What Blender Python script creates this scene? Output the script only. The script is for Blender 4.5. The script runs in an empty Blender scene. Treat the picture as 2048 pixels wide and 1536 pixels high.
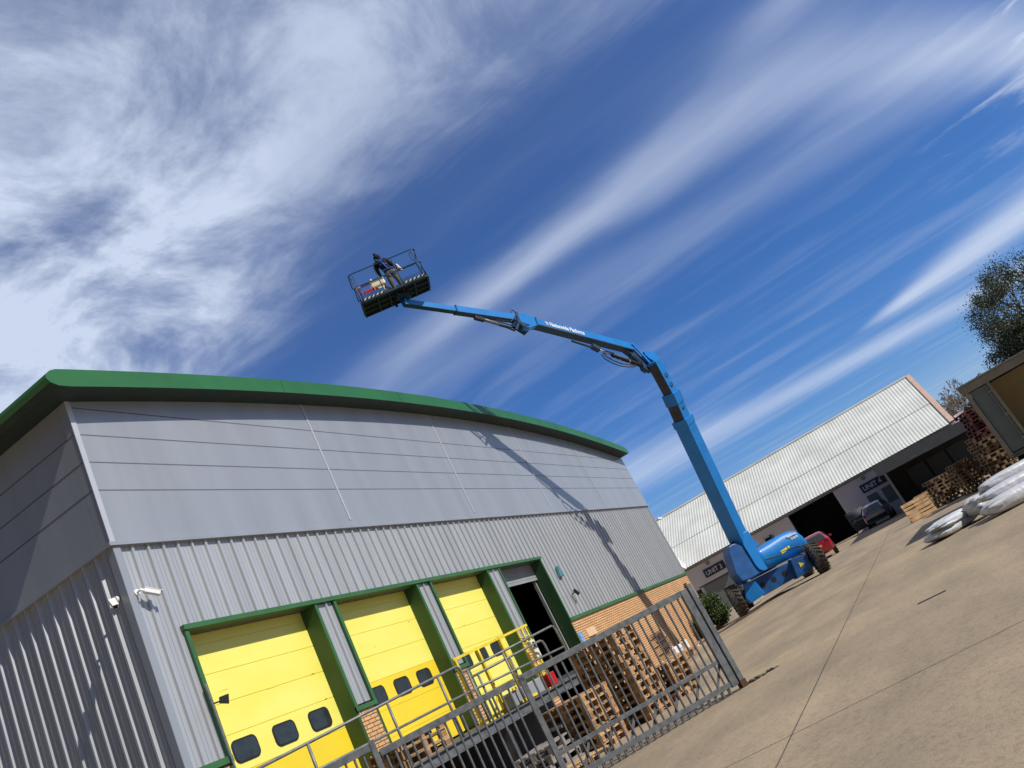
import bpy, math, random
from mathutils import Vector, Matrix
random.seed(7)
R = math.radians
sc = bpy.context.scene
COL = sc.collection

# ------------------------------------------------------------------ camera
CR = [[0.423254, -0.787609, -0.447803], [0.111746, 0.535865, -0.836876], [0.899094, 0.304171, 0.314819]]   # camera axes in world: right, down, forward
cam = bpy.data.cameras.new('camera')
co = bpy.data.objects.new('camera', cam); COL.objects.link(co)
m = Matrix.Identity(4)
for i in range(3):
    m[i][0] = CR[0][i]; m[i][1] = -CR[1][i]; m[i][2] = -CR[2][i]
m[0][3], m[1][3], m[2][3] = 0, 0, 1.6
co.matrix_world = m
cam.sensor_width = 36; cam.lens = 1655.36 / 2048 * 36
cam.clip_start = .05; cam.clip_end = 3000
sc.camera = co

# ------------------------------------------------------------------ light
SUN = Vector((-.12, -1, .88)).normalized()
EL = math.asin(SUN.z)
ld = bpy.data.lights.new('sun', 'SUN'); ld.energy = 4.4; ld.angle = R(.55); ld.color = (1, .95, .87)
lo = bpy.data.objects.new('sun', ld); COL.objects.link(lo)
lo.rotation_euler = SUN.to_track_quat('Z', 'Y').to_euler()
sc.view_settings.view_transform = 'Standard'
try: sc.view_settings.look = 'None'
except Exception: pass
sc.view_settings.exposure = 0.0
sc.view_settings.gamma = 1
sc.view_settings.use_curve_mapping = False

# ------------------------------------------------------------------ sky
W = bpy.data.worlds.new('World'); sc.world = W; W.use_nodes = True
nt = W.node_tree; nt.nodes.clear()
def sock(node, i, v):
    if v is None: return
    if isinstance(v, bpy.types.NodeSocket): nt.links.new(v, node.inputs[i])
    else: node.inputs[i].default_value = v
def M(op, a, b=None, c=None, clamp=False):
    n = nt.nodes.new('ShaderNodeMath'); n.operation = op; n.use_clamp = clamp
    sock(n, 0, a); sock(n, 1, b); sock(n, 2, c); return n.outputs[0]
def SS(x, a, b):      # smoothstep a..b
    n = nt.nodes.new('ShaderNodeMapRange'); n.interpolation_type = 'SMOOTHSTEP'
    sock(n, 0, x); n.inputs[1].default_value = a; n.inputs[2].default_value = b
    n.inputs[3].default_value = 0; n.inputs[4].default_value = 1; return n.outputs[0]
def XYZ(x, y, z=0.0):
    n = nt.nodes.new('ShaderNodeCombineXYZ'); sock(n, 0, x); sock(n, 1, y); sock(n, 2, z); return n.outputs[0]
def NZ(vec, scale, detail=5, rough=.55, dist=0.0):
    n = nt.nodes.new('ShaderNodeTexNoise'); nt.links.new(vec, n.inputs['Vector'])
    n.inputs['Scale'].default_value = scale; n.inputs['Detail'].default_value = detail
    n.inputs['Roughness'].default_value = rough; n.inputs['Distortion'].default_value = dist
    return n.outputs['Fac']
tc = nt.nodes.new('ShaderNodeTexCoord')
sp = nt.nodes.new('ShaderNodeSeparateXYZ'); nt.links.new(tc.outputs['Generated'], sp.inputs[0])
zz = M('MAXIMUM', sp.outputs[2], .03)
u = M('DIVIDE', sp.outputs[0], zz); v = M('DIVIDE', sp.outputs[1], zz)   # position on a flat cloud deck, in deck heights
w1 = M('SUBTRACT', NZ(XYZ(M('MULTIPLY', u, .9), M('MULTIPLY', v, .7)), 1.6, 4), .5)
w2 = M('SUBTRACT', NZ(XYZ(M('MULTIPLY', u, 1.0), M('MULTIPLY', v, .5), 4.0), 5, 4), .5)
uw = M('ADD', u, M('ADD', M('MULTIPLY', w1, .22), M('MULTIPLY', w2, .07)))
streak = NZ(XYZ(M('MULTIPLY', uw, 1.6), M('MULTIPLY', v, .35), 2.0), 2.0, 3, .5)
fine = NZ(XYZ(M('MULTIPLY', uw, 5.0), M('MULTIPLY', v, .8), 9.0), 3.0, 7, .65)
def gauss(x, c, w):
    d = M('DIVIDE', M('SUBTRACT', x, c), w)
    return M('EXPONENT', M('MULTIPLY', M('MULTIPLY', d, d), -1))
nv = M('MULTIPLY', v, -1)
# long bands lying across the deck
cA = M('ADD', 2.08, M('MULTIPLY', M('MULTIPLY', M('MAXIMUM', nv, 0), M('MAXIMUM', nv, 0)), .75))
wA = M('ADD', .11, M('MULTIPLY', SS(nv, -.5, .5), .14))
bA = M('MULTIPLY', M('MULTIPLY', gauss(uw, cA, wA), SS(nv, -1.4, -.5)), M('ADD', .33, M('MULTIPLY', streak, .5)))
cB = M('ADD', 2.62, M('MULTIPLY', nv, .30))
bB = M('MULTIPLY', gauss(uw, cB, .19), .20)
cC = M('ADD', 5.95, M('MULTIPLY', M('ADD', v, .34), .5))
bC = M('MULTIPLY', M('MULTIPLY', gauss(uw, cC, M('ADD', .12, M('MULTIPLY', SS(nv, .25, 1.3), .5))), SS(nv, .25, .7)), .95)
cD = M('ADD', 6.85, M('MULTIPLY', nv, .42))
bD = M('MULTIPLY', gauss(uw, cD, M('ADD', .5, M('MULTIPLY', SS(v, .3, 1.6), .5))), .62)
bE = M('MULTIPLY', M('MULTIPLY', gauss(uw, 1.80, .10), SS(nv, .12, .4)), .35)
bF = M('MULTIPLY', M('MULTIPLY', SS(nv, .62, 1.0), SS(NZ(XYZ(M('MULTIPLY', u, 1.6), M('MULTIPLY', v, 1.1), 7.0), 2.6, 7, .6, .6), .50, .74)), M('MULTIPLY', gauss(u, 3.0, .8), .75))
haze1 = M('MULTIPLY', M('MULTIPLY', SS(streak, .45, .75), .16), SS(u, 1.0, 2.6))
low = M('MULTIPLY', SS(u, 6, 16), .32)
# thick cirrus sheet to the left
edge = M('ADD', M('ADD', 1.20, M('MULTIPLY', M('MAXIMUM', M('SUBTRACT', v, .6), 0), .46)), M('MULTIPLY', M('MAXIMUM', M('SUBTRACT', .45, v), 0), .12))
inside = SS(M('SUBTRACT', M('ADD', edge, .05), M('ADD', uw, M('MULTIPLY', M('SUBTRACT', fine, .5), .25))), -.26, .26)
puff = NZ(XYZ(u, v, 1.3), 3.1, 8, .62, .35)
big = NZ(XYZ(u, v, 5.3), 1.7, 3, .5)
body = M('ADD', SS(puff, .33, .68), M('MULTIPLY', M('SUBTRACT', big, .5), .8))
ramp = M('ADD', .62, M('MULTIPLY', SS(v, .35, 1.1), .5))
sheet = M('MULTIPLY', inside, M('ADD', .32, M('MULTIPLY', M('MULTIPLY', body, ramp), 1.08)))
veil = M('MULTIPLY', M('MULTIPLY', SS(M('SUBTRACT', M('ADD', edge, .75), uw), -.25, .6), M('ADD', .05, M('MULTIPLY', streak, .95))), .10)
tot = bA
for b in (bB, bC, bD, bE, bF, haze1, low, sheet, veil): tot = M('ADD', tot, b)
tex = M('ADD', .86, M('MULTIPLY', fine, .28))
mask = M('MINIMUM', M('MAXIMUM', M('MULTIPLY', M('MULTIPLY', tot, tex), .86), 0), .97)
mask = M('MULTIPLY', M('MULTIPLY', mask, SS(sp.outputs[2], -.01, .05)), M('ADD', .15, M('MULTIPLY', SS(u, -.6, .35), .85)))
sky = nt.nodes.new('ShaderNodeTexSky'); sky.sky_type = 'NISHITA'; sky.sun_disc = False
sky.sun_elevation = EL; sky.sun_rotation = math.atan2(SUN.x, SUN.y)
sky.altitude = 100; sky.air_density = 1.0; sky.dust_density = .35; sky.ozone_density = 3.0
hs = nt.nodes.new('ShaderNodeMixRGB'); hs.blend_type = 'MULTIPLY'; hs.inputs[0].default_value = 1
nt.links.new(sky.outputs[0], hs.inputs[1]); hs.inputs[2].default_value = (.34,.60,1.0, 1)
mx = nt.nodes.new('ShaderNodeMixRGB')
nt.links.new(mask, mx.inputs[0]); nt.links.new(hs.outputs[0], mx.inputs[1]); mx.inputs[2].default_value = (5.6,6.4,8.0, 1)
bg = nt.nodes.new('ShaderNodeBackground'); bg.inputs[1].default_value = .11
dk = M('ADD', .30, M('MULTIPLY', SS(sp.outputs[0], -.40, .22), .70))    # sky and clouds dimmed behind the camera, to cut fill on camera-facing walls
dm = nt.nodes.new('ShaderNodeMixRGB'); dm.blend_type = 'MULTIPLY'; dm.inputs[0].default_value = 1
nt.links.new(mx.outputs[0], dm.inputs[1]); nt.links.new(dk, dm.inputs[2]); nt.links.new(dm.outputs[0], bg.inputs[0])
wo = nt.nodes.new('ShaderNodeOutputWorld'); nt.links.new(bg.outputs[0], wo.inputs[0])

# ------------------------------------------------------------------ helpers
V = Vector
OFF = {}
def tag(o, label=None, cat=None, group=None, kind=None):
    if label: o['label'] = label
    if cat: o['category'] = cat
    if group: o['group'] = group
    if kind: o['kind'] = kind
    return o
def thing(name, label, cat, loc=(0, 0, 0), rz=0, group=None):
    o = bpy.data.objects.new(name, None); COL.objects.link(o)
    o.location = loc; o.rotation_euler = (0, 0, rz); o.empty_display_size = .2
    OFF[o.name] = V(loc)
    return tag(o, label, cat, group)
def copy_tree(o, parent=None):
    c = o.copy(); COL.objects.link(c)
    if parent: c.parent = parent
    for ch in [x for x in KIDS.get(o.name, [])]: copy_tree(ch, c)
    return c
KIDS = {}
class MB:
    def __init__(s): s.v = []; s.f = []; s.m = []
    def add(s, vs, fs, m=0):
        n = len(s.v); s.v += [tuple(p) for p in vs]
        for f in fs: s.f.append([i + n for i in f]); s.m.append(m)
        return s
    def bx(s, x0, x1, y0, y1, z0, z1, m=0):
        return s.add([(x0,y0,z0),(x1,y0,z0),(x1,y1,z0),(x0,y1,z0),(x0,y0,z1),(x1,y0,z1),(x1,y1,z1),(x0,y1,z1)],
                     [(0,3,2,1),(4,5,6,7),(0,1,5,4),(1,2,6,5),(2,3,7,6),(3,0,4,7)], m)
    def obx(s, c, a, b, d, m=0):      # centre and three half-axis vectors
        c, a, b, d = V(c), V(a), V(b), V(d)
        P = [c-a-b-d, c+a-b-d, c+a+b-d, c-a+b-d, c-a-b+d, c+a-b+d, c+a+b+d, c-a+b+d]
        return s.add(P, [(0,3,2,1),(4,5,6,7),(0,1,5,4),(1,2,6,5),(2,3,7,6),(3,0,4,7)], m)
    def beam(s, p, q, w, h, side=(0, 0, 1), m=0, w2=None, h2=None):   # w along side, h along the third direction
        p, q = V(p), V(q); t = (q - p).normalized(); sd = V(side); sd = (sd - t * sd.dot(t)).normalized(); up = t.cross(sd)
        w2 = w2 or w; h2 = h2 or h
        P = []
        for c, ww, hh in ((p, w, h), (q, w2, h2)):
            for a, b in ((-1,-1),(1,-1),(1,1),(-1,1)): P.append(c + sd*a*ww/2 + up*b*hh/2)
        return s.add(P, [(0,3,2,1),(4,5,6,7),(0,1,5,4),(1,2,6,5),(2,3,7,6),(3,0,4,7)], m)
    def tube(s, pts, r, n=8, m=0, r2=None, cap=True):
        pts = [V(p) for p in pts]; k = len(pts); base = len(s.v)
        t0 = (pts[1]-pts[0]).normalized()
        nrm = t0.cross(V((0,0,1)));
        if nrm.length < .1: nrm = t0.cross(V((1,0,0)))
        nrm.normalize()
        for i, p in enumerate(pts):
            t = ((pts[min(i+1,k-1)]-pts[max(i-1,0)])).normalized()
            nrm = (nrm - t*nrm.dot(t)).normalized(); bn = t.cross(nrm)
            rr = (r[i] if isinstance(r, (list, tuple)) else r + ((r2-r)*i/(k-1) if r2 is not None else 0))
            for j in range(n):
                a = 2*math.pi*j/n; s.v.append(tuple(p + nrm*math.cos(a)*rr + bn*math.sin(a)*rr))
        for i in range(k-1):
            for j in range(n):
                a = base+i*n+j; b = base+i*n+(j+1)%n
                s.f.append([a, b, b+n, a+n]); s.m.append(m)
        if cap:
            s.f.append([base+j for j in range(n)][::-1]); s.m.append(m)
            s.f.append([base+(k-1)*n+j for j in range(n)]); s.m.append(m)
        return s
    def prism(s, P0, A, poly, D, m=0):   # polygon (a, z) on plane P0 + a*A + z*Z, pushed by D
        P0, A, D = V(P0), V(A), V(D); n = len(poly)
        P = [P0 + A*a + V((0,0,z)) for a, z in poly]; P += [p + D for p in P]
        return s.add(P, [list(range(n))[::-1], list(range(n, 2*n))] + [[i, (i+1)%n, (i+1)%n+n, i+n] for i in range(n)], m)
    def build(s, name, mats, parent=None, smooth=False, bevel=0, off=None, seg=2, auto=None):
        me = bpy.data.meshes.new(name)
        if off is None: off = OFF.get(parent.name, V((0,0,0))) if parent else V((0,0,0))
        off = V(off)
        me.from_pydata([tuple(V(p)-off) for p in s.v], [], s.f)
        mats = mats if isinstance(mats, (list, tuple)) else [mats]
        for k in mats: me.materials.append(k)
        for p, mi in zip(me.polygons, s.m): p.material_index = mi; p.use_smooth = smooth
        me.update()
        o = bpy.data.objects.new(name, me); COL.objects.link(o)
        OFF[o.name] = off
        if parent: o.parent = parent; KIDS.setdefault(parent.name, []).append(o)
        if bevel:
            b = o.modifiers.new('bevel', 'BEVEL'); b.width = bevel; b.segments = seg; b.limit_method = 'ANGLE'; b.angle_limit = R(35)
            for p in me.polygons: p.use_smooth = False
        return o
def fixnormals(o):
    import bmesh
    b = bmesh.new(); b.from_mesh(o.data); bmesh.ops.recalc_face_normals(b, faces=b.faces); b.to_mesh(o.data); b.free(); return o

def mat(name, col, rough=.6, metal=0, var=.12, scale=3, bump=0, bscale=40, spec=None, col2=None, rnd=0, coat=0, st=None, dist=.01):
    k = bpy.data.materials.new(name); k.use_nodes = True; t = k.node_tree; n = t.nodes; l = t.links
    p = n['Principled BSDF']
    p.inputs['Roughness'].default_value = rough; p.inputs['Metallic'].default_value = metal
    if spec is not None: p.inputs['Specular IOR Level'].default_value = spec
    if coat: p.inputs['Coat Weight'].default_value = coat
    tcn = n.new('ShaderNodeTexCoord')
    nz = n.new('ShaderNodeTexNoise'); nz.inputs['Scale'].default_value = scale; nz.inputs['Detail'].default_value = 6
    if st:
        mp = n.new('ShaderNodeMapping'); mp.inputs['Scale'].default_value = st; l.new(tcn.outputs['Object'], mp.inputs[0]); l.new(mp.outputs[0], nz.inputs['Vector'])
    else: l.new(tcn.outputs['Object'], nz.inputs['Vector'])
    c1 = tuple(max(0, c*(1-var)) for c in col); c2 = col2 or tuple(min(1, c*(1+var)) for c in col)
    mr = n.new('ShaderNodeMapRange'); mr.inputs[1].default_value = .3; mr.inputs[2].default_value = .7
    l.new(nz.outputs['Fac'], mr.inputs[0])
    mxn = n.new('ShaderNodeMixRGB'); mxn.inputs[1].default_value = (*c1, 1); mxn.inputs[2].default_value = (*c2, 1)
    l.new(mr.outputs[0], mxn.inputs[0]); out = mxn.outputs[0]
    if rnd:
        oi = n.new('ShaderNodeObjectInfo'); hv = n.new('ShaderNodeHueSaturation'); mv = n.new('ShaderNodeMapRange')
        mv.inputs[3].default_value = 1-rnd; mv.inputs[4].default_value = 1+rnd*.6
        l.new(oi.outputs['Random'], mv.inputs[0]); l.new(mv.outputs[0], hv.inputs['Value']); l.new(out, hv.inputs['Color']); out = hv.outputs[0]
    l.new(out, p.inputs['Base Color'])
    if bump:
        b = n.new('ShaderNodeBump'); b.inputs['Strength'].default_value = bump; b.inputs['Distance'].default_value = dist
        n2 = n.new('ShaderNodeTexNoise'); n2.inputs['Scale'].default_value = bscale; n2.inputs['Detail'].default_value = 4
        l.new(tcn.outputs['Object'], n2.inputs['Vector']); l.new(n2.outputs['Fac'], b.inputs['Height']); l.new(b.outputs[0], p.inputs['Normal'])
    return k

MT = dict(
 clad=mat('smooth_grey_cladding', (.345,.365,.39), .36, .3, .075, 1.5, st=(1,1,.12), bump=.12, bscale=1.1, dist=.04),
 corr=mat('silver_corrugated', (.46,.475,.49), .36, .35, .09, 2.2, st=(1,1,.1)),
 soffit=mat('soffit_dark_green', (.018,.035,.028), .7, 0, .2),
 strip=mat('light_cover_strip', (.50,.52,.55), .4, .3, .05, 2),
 seam=mat('seam_dark', (.10,.11,.13), .7, 0, .1),
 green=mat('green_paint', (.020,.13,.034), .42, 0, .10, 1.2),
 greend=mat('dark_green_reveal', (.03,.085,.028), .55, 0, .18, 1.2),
 trim=mat('green_trim', (.034,.125,.04), .5, 0, .12, 2),
 yel=mat('yellow_door', (.86,.79,.13), .45, 0, .05, 1.6, st=(.5,.5,1.6), bump=.08, bscale=2, dist=.03, col2=(.88,.80,.18)),
 yel2=mat('yellow_lower_panel', (.84,.62,.03), .45, 0, .06, .8),
 ysteel=mat('yellow_steel', (.75,.55,.03), .5, 0, .25, 6),
 glassd=mat('dark_pane', (.03,.035,.035), .15, 0, .3, 6),
 black=mat('black', (.012,.013,.015), .6, 0, .3),
 rubber=mat('rubber', (.022,.022,.022), .8, 0, .4, 8, bump=.4, bscale=30),
 tyre=mat('tyre', (.035,.032,.03), .85, 0, .5, 5, bump=.4, bscale=30, col2=(.09,.08,.065)),
 galv=mat('galvanised', (.125,.135,.145), .6, .25, .35, 9, bump=.15, bscale=60),
 galvl=mat('rail_steel', (.19,.20,.195), .5, .3, .25, 9),
 steel=mat('dark_steel', (.10,.105,.11), .6, .3, .4, 5),
 int=mat('interior_dark', (.035,.035,.04), .9, 0, .2),
 white=mat('white_plastic', (.78,.78,.76), .4, 0, .06),
 render=mat('white_render', (.84,.79,.80), .85, 0, .06, .7, bump=.2, st=(1,1,.3)),
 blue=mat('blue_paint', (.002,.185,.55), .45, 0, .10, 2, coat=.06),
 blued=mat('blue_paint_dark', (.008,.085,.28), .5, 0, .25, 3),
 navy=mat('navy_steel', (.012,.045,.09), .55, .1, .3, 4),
 inner=mat('mast_inner_steel', (.03,.04,.055), .5, .2, .4, 3, col2=(.075,.055,.045)),
 chrome=mat('chrome_rod', (.6,.6,.6), .2, 1, .05),
 wood=mat('pallet_wood', (.46,.29,.145), .8, 0, .30, 5, bump=.3, bscale=50, rnd=.42),
 woodb=mat('pallet_block', (.36,.20,.09), .85, 0, .35, 6, bump=.3, bscale=50, rnd=.35),
 woodg=mat('grey_wood', (.28,.25,.22), .85, 0, .25, 5, rnd=.25),
 woodd=mat('old_wood', (.20,.13,.07), .85, 0, .35, 5, rnd=.45),
 redw=mat('red_paint_wood', (.09,.016,.02), .8, 0, .4, 6, rnd=.3),
 red=mat('red', (.45,.015,.02), .35, 0, .15),
 cream=mat('cream_plastic', (.75,.70,.52), .4, 0, .1),
 bag=mat('plastic_wrap', (.54,.55,.58), .42, 0, .12, 3, bump=.8, bscale=3.2, spec=.45, dist=.05),
 film=mat('torn_film', (.8,.8,.85), .15, 0, .1, spec=.8),
 fibre=mat('fibre_cement_roof', (.64,.65,.61), .75, 0, .12, .5),
 pink=mat('pink_barge', (.62,.42,.33), .8, 0, .12),
 slate=mat('slate_grey', (.045,.05,.058), .7, 0, .2, 2),
 slatel=mat('slate_grey_light', (.09,.10,.115), .6, 0, .1, 2),
 beige=mat('beige_steel', (.24,.22,.18), .6, 0, .2, 3),
 ggrey=mat('green_grey_panel', (.13,.16,.16), .6, 0, .12, 2),
 tan=mat('tan_ply', (.42,.32,.16), .8, 0, .1, 2),
 rust=mat('rusty', (.10,.045,.025), .9, 0, .5, 8, bump=.4),
 leaf=mat('leaf', (.035,.07,.018), .55, 0, .5, 14, col2=(.09,.15,.03)),
 leaf2=mat('leaf_dark', (.018,.038,.014), .6, 0, .5, 2, col2=(.05,.07,.02)),
 leaf3=mat('leaf_budding', (.055,.085,.045), .7, 0, .4, 2),
 bark=mat('bark', (.14,.11,.08), .9, 0, .3, 4),
 carred=mat('car_red', (.32,.012,.02), .25, .1, .05, coat=.7),
 carsil=mat('car_silver', (.30,.31,.34), .3, .5, .05, coat=.6),
 plate=mat('yellow_plate', (.75,.58,.05), .5, 0, .1),
 lampr=mat('red_lens', (.4,.01,.02), .2, 0, .1),
 pane=mat('green_grey_pane', (.10,.15,.15), .2, 0, .1),
 skin=mat('skin', (.45,.27,.19), .6, 0, .08),
 jacket=mat('dark_jacket', (.004,.005,.010), .95, 0, .4, 8),
 trousers=mat('grey_trousers', (.13,.125,.11), .9, 0, .3, 10),
 harness=mat('harness_blue', (.02,.10,.55), .6, 0, .2),
 sign=mat('sign_navy', (.03,.037,.055), .5, 0, .1),
 signw=mat('sign_white', (.70,.71,.73), .5, 0, .03),
 sblue=mat('sign_blue', (.01,.30,.75), .4, 0, .05),
 teal=mat('teal_plastic', (.06,.20,.22), .5, 0, .1),
 board=mat('tan_board', (.66,.46,.28), .8, 0, .05),
 yline=mat('yellow_line', (.50,.38,.18), .9, 0, .3, 3),
 jointm=mat('joint_dark', (.09,.075,.058), .95, 0, .4, 2),
 soil=mat('soil', (.07,.055,.035), .95, 0, .5, 6, bump=.5),
 galvp=mat('grey_sheet', (.26,.28,.29), .6, 0, .1, 2),
 foot=mat('concrete_kerb', (.30,.27,.22), .9, 0, .2, 3),
)
def brick():
    k = bpy.data.materials.new('buff_brick'); k.use_nodes = True; t = k.node_tree; n = t.nodes; l = t.links
    p = n['Principled BSDF']; p.inputs['Roughness'].default_value = .85
    g = n.new('ShaderNodeNewGeometry'); c = n.new('ShaderNodeTexCoord'); s = n.new('ShaderNodeSeparateXYZ'); l.new(c.outputs['Object'], s.inputs[0])
    a = n.new('ShaderNodeMath'); a.operation = 'ADD'; l.new(s.outputs[0], a.inputs[0]); l.new(s.outputs[1], a.inputs[1])
    cb = n.new('ShaderNodeCombineXYZ'); l.new(a.outputs[0], cb.inputs[0]); l.new(s.outputs[2], cb.inputs[1])
    b = n.new('ShaderNodeTexBrick'); l.new(cb.outputs[0], b.inputs['Vector'])
    b.inputs['Scale'].default_value = 1; b.inputs['Brick Width'].default_value = .235; b.inputs['Row Height'].default_value = .08
    b.inputs['Mortar Size'].default_value = .009; b.inputs['Mortar Smooth'].default_value = .1
    b.inputs['Color1'].default_value = (.80,.47,.22,1); b.inputs['Color2'].default_value = (.70,.38,.17,1); b.inputs['Mortar'].default_value = (.14,.065,.03,1)
    b.inputs['Bias'].default_value = -.2
    nz = n.new('ShaderNodeTexNoise'); nz.inputs['Scale'].default_value = 1.3; l.new(c.outputs['Object'], nz.inputs['Vector'])
    mx = n.new('ShaderNodeMixRGB'); mx.blend_type = 'MULTIPLY'; mx.inputs[0].default_value = .35
    l.new(b.outputs['Color'], mx.inputs[1]); l.new(nz.outputs['Fac'], mx.inputs[2]); l.new(mx.outputs[0], p.inputs['Base Color'])
    bm = n.new('ShaderNodeBump'); bm.inputs['Strength'].default_value = .8; bm.inputs['Distance'].default_value = .01; bm.invert = True
    l.new(b.outputs['Fac'], bm.inputs['Height']); l.new(bm.outputs[0], p.inputs['Normal'])
    return k
MT['brick'] = brick()
def concrete():
    k = bpy.data.materials.new('yard_concrete'); k.use_nodes = True; t = k.node_tree; n = t.nodes; l = t.links
    p = n['Principled BSDF']; p.inputs['Roughness'].default_value = .9; p.inputs['Specular IOR Level'].default_value = .25
    c = n.new('ShaderNodeTexCoord')
    def nz(sc_, det, stretch=(1,1,1), rough=.6):
        mp = n.new('ShaderNodeMapping'); mp.inputs['Scale'].default_value = stretch; l.new(c.outputs['Object'], mp.inputs[0])
        q = n.new('ShaderNodeTexNoise'); q.inputs['Scale'].default_value = sc_; q.inputs['Detail'].default_value = det; q.inputs['Roughness'].default_value = rough
        l.new(mp.outputs[0], q.inputs['Vector']); return q.outputs['Fac']
    def rg(f, a, b, ca, cb_):
        r = n.new('ShaderNodeValToRGB'); r.color_ramp.elements[0].position = a; r.color_ramp.elements[1].position = b
        r.color_ramp.elements[0].color = (*ca, 1); r.color_ramp.elements[1].color = (*cb_, 1); l.new(f, r.inputs[0]); return r.outputs[0]
    def mul(a, b, fac=1, mode='MULTIPLY'):
        q = n.new('ShaderNodeMixRGB'); q.blend_type = mode; q.inputs[0].default_value = fac; l.new(a, q.inputs[1]); l.new(b, q.inputs[2]); return q.outputs[0]
    base = rg(nz(.35, 5, (1,.6,1)), .35, .68, (.325,.262,.185), (.425,.332,.222))
    st = rg(nz(.45, 5, (.5,1.5,1), .6), .34, .66, (.74,.745,.76), (1.06,1.04,1.01))
    sp_ = rg(nz(55, 3), .36, .60, (.84,.83,.82), (1.06,1.055,1.05))
    ag = rg(nz(16, 4), .30, .52, (.80,.80,.80), (1.03,1.03,1.03))
    col = mul(mul(mul(base, st), sp_), ag)
    vo = n.new('ShaderNodeTexVoronoi'); vo.inputs['Scale'].default_value = 26; l.new(c.outputs['Object'], vo.inputs['Vector'])
    peb = rg(vo.outputs['Distance'], .06, .14, (1.0,.80,.62), (0,0,0))
    col = mul(col, peb, .12, 'ADD')
    l.new(col, p.inputs['Base Color'])
    b = n.new('ShaderNodeBump'); b.inputs['Strength'].default_value = .5; b.inputs['Distance'].default_value = .006
    l.new(nz(70, 4), b.inputs['Height']); l.new(b.outputs[0], p.inputs['Normal'])
    return k
MT['conc'] = concrete()

# ------------------------------------------------------------------ ground
def sms(x, a, b):
    t = max(0, min(1, (x-a)/(b-a))); return t*t*(3-2*t)
def gz(x, y):
    g = .003*x
    f = sms(y, 6, 10.2) * (1 - sms(x, 46, 54))
    return g*(1-f) + (-.11)*f
def axis(a, b, near, far, c0, c1):
    out = [a + (c0-a)*i/8 for i in range(8)]
    k = int(round((c1-c0)/near)); out += [c0 + (c1-c0)*i/k for i in range(k+1)]
    return out + [c1 + (b-c1)*i/8 for i in range(1, 9)]
xs = axis(-400, 900, 1.0, 50, -10, 60); ys = axis(-500, 500, .5, 40, -12, 14)
g = MB()
for x in xs:
    for y in ys: g.v.append((x, y, gz(x, y)))
n = len(ys)
for i in range(len(xs)-1):
    for j in range(n-1): g.f.append([i*n+j, (i+1)*n+j, (i+1)*n+j+1, i*n+j+1]); g.m.append(0)
tag(g.build('ground', MT['conc'], smooth=True), kind='structure')
def strip(p, q, w, mb, dz=.004, step=.8, wob=0):
    p, q = V((*p, 0)), V((*q, 0)); L = (q-p).length; k = max(1, int(L/step)); d = (q-p)/k; s = V((-d.y, d.x, 0)).normalized()*w/2
    pts = []
    for i in range(k+1):
        c = p + d*i + s*random.uniform(-wob, wob); pts += [c-s, c+s]
    mb.add([(a.x, a.y, gz(a.x, a.y)+dz) for a in pts], [[2*i, 2*i+2, 2*i+3, 2*i+1] for i in range(k)])
j = MB()
strip((2, 2.31), (66, 1.1), .016, j, wob=.5); strip((8.6, 4.4), (9.75, -3), .012, j, wob=.5)
strip((20.3, 5.6), (23.4, 2.0), .022, j, wob=.5); strip((23.6, 1.6), (28, -6), .016, j, wob=.5)
strip((30.0, 10.4), (33.0, 1.7), .03, j, wob=.5)
tag(j.build('ground_joint', MT['jointm']), kind='structure')
j = MB(); strip((14.3, 4.5), (19.0, 1.55), .03, j, .006, .5, .4); strip((14.7, 5.3), (22, 3.0), .02, j, .006, .5, .6)
tag(j.build('ground_painted_line', MT['yline']), kind='structure')
t = MB(); t.bx(13.84, 13.92, .30, .74, gz(13.9,.5)+.002, gz(13.9,.5)+.008); 
o = t.build('drain_slot', MT['black']); tag(o, 'dark narrow drain slot sunk in the open concrete right of the gate', 'drain')

# ------------------------------------------------------------------ warehouse
D = 11.0; XL, XR = 9.97, 42.6; YB = 56
zarc = lambda x: 10.55 - 1.0*((x-26.2)/16.4)**2
wh = thing('warehouse', 'grey clad warehouse with curved green roof edge and yellow dock doors', 'warehouse', (XL, D, 0))
NB = 30
def arcx(x0, x1, k=NB): return [x0 + (x1-x0)*i/k for i in range(k+1)]
# upper smooth wall (front, solid) and end wall
w = MB()
X = arcx(XL, XR)
fr = [(x, zarc(x)+.1) for x in X]
poly = [(XR, 6.76), (XL-.035, 6.76), (XL-.035, zarc(XL)+.1)] + fr
w.prism((0, D-.035, 0), (1,0,0), [(a, z) for a, z in poly], (0, .23, 0))
w.bx(XL-.035, XL+.2, D+.2, YB, 6.76, zarc(XL)+.06)
w.bx(XR-.2, XR, D+.2, YB, 6.76, zarc(XR)+.06)
w.bx(XL, XR, YB-.2, YB, 0, 9.3)
w.build('upper_cladding', MT['clad'], wh)
w = MB()
for z in (7.77, 8.33, 8.89, 9.45):
    xx = [x for x in arcx(XL, XR, 120) if zarc(x) > z+.02]
    a, b = min(xx), max(xx); w.bx(a, b, D-.038, D-.03, z-.011, z+.011)
    if z < 9.4: w.bx(XL-.038, XL-.03, D, YB, z-.012, z+.012)
w.build('cladding_seam', MT['seam'], wh)
for x in (16.76, 23.24, 29.5, 35.9):
    MB().bx(x-.03, x+.03, D-.052, D-.034, 6.92, zarc(x)).build('cover_strip', MT['strip'], wh)
MB().bx(XL-.046, XL+.06, D-.05, D-.033, 6.77, zarc(XL)).build('corner_flashing', MT['strip'], wh)
w = MB(); w.bx(XL-.09, XR+.06, D-.075, D+.05, 6.70, 6.765); w.bx(XL-.09, XL+.05, D+.05, YB, 6.70, 6.765)
w.build('drip_ledge', MT['clad'], wh)
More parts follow.
